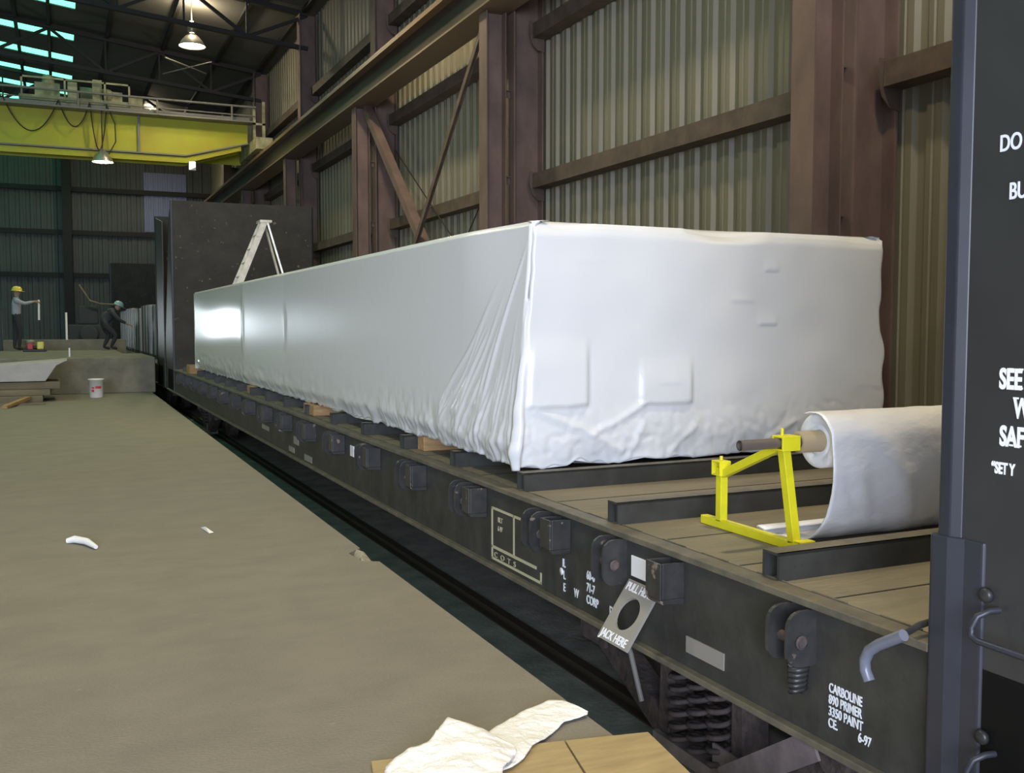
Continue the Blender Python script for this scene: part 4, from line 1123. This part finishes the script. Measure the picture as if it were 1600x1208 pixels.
def hat(parent, c, fwd, m):
    f = Vector(fwd).normalized(); up = Vector((0, 0, 1)); up = (up - f * up.dot(f)).normalized(); s = f.cross(up)
    M = Matrix((s, f, up)).transposed().to_4x4(); M.translation = Vector(c)
    k = MB(); n = 28; prof = [(0.155, 0.0), (0.128, 0.006), (0.124, 0.03), (0.115, 0.07), (0.09, 0.105), (0.05, 0.125), (0.0, 0.132)]
    vs = []
    for (r, z) in prof:
        for i in range(n):
            a = 2 * PI * i / n; b = 1.0 + (0.28 if (r > 0.15 and math.sin(a) > 0.3) else 0.0) * math.sin(a)
            vs.append(M @ Vector((r * 0.88 * math.cos(a), r * math.sin(a) * b * 1.05, z)))
    fs = [(i * n + j, i * n + (j + 1) % n, (i + 1) * n + (j + 1) % n, (i + 1) * n + j) for i in range(len(prof) - 1) for j in range(n)]
    k.add(vs, fs, True)
    o = k.build('hard_hat', m, parent); sd = o.modifiers.new('t', 'SOLIDIFY'); sd.thickness = 0.004
    return o
# standing worker seen from the side, arms out in front holding a rod
S = 0.78
e = empty('person', (-1.09, 30.0, S), 'person in a grey blue shirt and yellow hard hat standing with arms stretched forward', 'person')
J = {'pelvis': ((0, 0, 0.93), (0.13, 0.15)), 'waist': ((0.0, 0, 1.08), (0.12, 0.15)), 'chest': ((0.01, 0, 1.27), (0.13, 0.17)), 'neckbase': ((0.0, 0, 1.40), (0.09, 0.13)),
     'neck_1': ((0.01, 0, 1.45), 0.055), 'head_1': ((0.03, 0, 1.53), (0.075, 0.085)), 'head_2': ((0.035, 0, 1.61), (0.085, 0.095)), 'head_3': ((0.03, 0, 1.68), (0.06, 0.07))}
B = [('pelvis', 'waist'), ('waist', 'chest'), ('chest', 'neckbase'), ('neckbase', 'neck_1'), ('neck_1', 'head_1'), ('head_1', 'head_2'), ('head_2', 'head_3')]
for s, nm, dx in ((-1, 'r', 0.07), (1, 'l', -0.05)):
    J.update({'shoulder_' + nm: ((0.01, s * 0.18, 1.36), 0.070), 'elbow_' + nm: ((0.22, s * 0.20, 1.28), 0.050), 'forearm_' + nm: ((0.33, s * 0.15, 1.31), 0.045), 'wrist_' + nm: ((0.45, s * 0.06, 1.34), 0.030),
              'thigh_' + nm: ((dx * 0.5, s * 0.10, 0.85), 0.095), 'knee_' + nm: ((dx + 0.02, s * 0.11, 0.50), 0.062), 'shin_' + nm: ((dx, s * 0.11, 0.33), 0.058), 'ankle_' + nm: ((dx - 0.02, s * 0.11, 0.09), 0.045), 'toe_' + nm: ((dx + 0.15, s * 0.12, 0.04), 0.038)})
    B += [('neckbase', 'shoulder_' + nm), ('shoulder_' + nm, 'elbow_' + nm), ('elbow_' + nm, 'forearm_' + nm), ('forearm_' + nm, 'wrist_' + nm), ('pelvis', 'thigh_' + nm), ('thigh_' + nm, 'knee_' + nm), ('knee_' + nm, 'shin_' + nm), ('shin_' + nm, 'ankle_' + nm), ('ankle_' + nm, 'toe_' + nm)]
    add_hand(J, B, nm, (0.45, s * 0.06, 1.34), (1, -s * 0.2, 0), (0, s * 0.6, 1), 0.8)
body('body', J, B, {'shirt': M_shirt, 'trousers': M_trous}, e)
hat(e, (0.03, 0, 1.625), (1, 0, -0.08), M_hat)
face(e, (0.03, 0, 1.585), (1, 0, 0))
k = MB(); k.tube([(-0.54, 30.0, 1.62), (-0.53, 30.0, 2.17)], 0.028, 8); tag(k.build('white_rod', M_tape), 'short white rod held upright in the standing worker\'s hands', 'rod')
# stooping worker in dark clothes
e = empty('person', (1.28, 30.2, 0.0), 'person in dark clothes and a teal hard hat stooping beside the wrapped bundles', 'person')
e.location = (1.20, 29.9, S)
J = {'pelvis': ((-0.16, 0, 0.72), (0.14, 0.16)), 'waist': ((-0.10, 0, 0.86), (0.13, 0.16)), 'chest': ((0.06, 0, 1.02), (0.14, 0.18)), 'neckbase': ((0.14, 0, 1.10), (0.09, 0.13)),
     'neck_1': ((0.19, 0, 1.14), 0.055), 'head_1': ((0.25, 0, 1.17), (0.075, 0.085)), 'head_2': ((0.29, 0, 1.24), (0.085, 0.095)), 'head_3': ((0.30, 0, 1.30), (0.06, 0.07))}
B = [('pelvis', 'waist'), ('waist', 'chest'), ('chest', 'neckbase'), ('neckbase', 'neck_1'), ('neck_1', 'head_1'), ('head_1', 'head_2'), ('head_2', 'head_3')]
for s, nm, dx in ((-1, 'r', 0.10), (1, 'l', -0.08)):
    J.update({'shoulder_' + nm: ((0.12, s * 0.18, 1.04), 0.070), 'elbow_' + nm: ((0.30, s * 0.22, 0.84), 0.050), 'forearm_' + nm: ((0.38, s * 0.18, 0.80), 0.045), 'wrist_' + nm: ((0.50, s * 0.12, 0.74), 0.030),
              'thigh_' + nm: ((-0.06 + dx * 0.4, s * 0.12, 0.66), 0.10), 'knee_' + nm: ((0.10 + dx, s * 0.14, 0.42), 0.068), 'shin_' + nm: ((0.04 + dx, s * 0.13, 0.27), 0.058), 'ankle_' + nm: ((-0.04 + dx, s * 0.12, 0.09), 0.045), 'toe_' + nm: ((0.13 + dx, s * 0.13, 0.04), 0.038)})
    B += [('neckbase', 'shoulder_' + nm), ('shoulder_' + nm, 'elbow_' + nm), ('elbow_' + nm, 'forearm_' + nm), ('forearm_' + nm, 'wrist_' + nm), ('pelvis', 'thigh_' + nm), ('thigh_' + nm, 'knee_' + nm), ('knee_' + nm, 'shin_' + nm), ('shin_' + nm, 'ankle_' + nm), ('ankle_' + nm, 'toe_' + nm)]
    add_hand(J, B, nm, (0.50, s * 0.12, 0.74), (1, -s * 0.2, -0.4), (0.3, 0, 1), 0.6)
body('body', J, B, {'shirt': M_dshirt, 'trousers': M_trous}, e)
hat(e, (0.285, 0, 1.25), (1, 0, -0.45), M_hat2)
face(e, (0.285, 0, 1.215), (1, 0, 0))

# the railway line runs half a degree off the platform edge: turn everything that stands on the track
PIV = Vector((2.22, 1.9, 0)); ROT = math.radians(0.5)
TM = Matrix.Translation(PIV) @ Matrix.Rotation(ROT, 4, 'Z') @ Matrix.Translation(-PIV)
for o in list(bpy.data.objects):
    if o.parent is None and o.name.split('.')[0] in ('bulkhead_flatcar', 'wrapped_package', 'timber_block', 'step_ladder', 'wrapped_bundle', 'track_rail', 'board_offcut'):
        o.matrix_world = TM @ Matrix.LocRotScale(o.location, o.rotation_euler, o.scale)
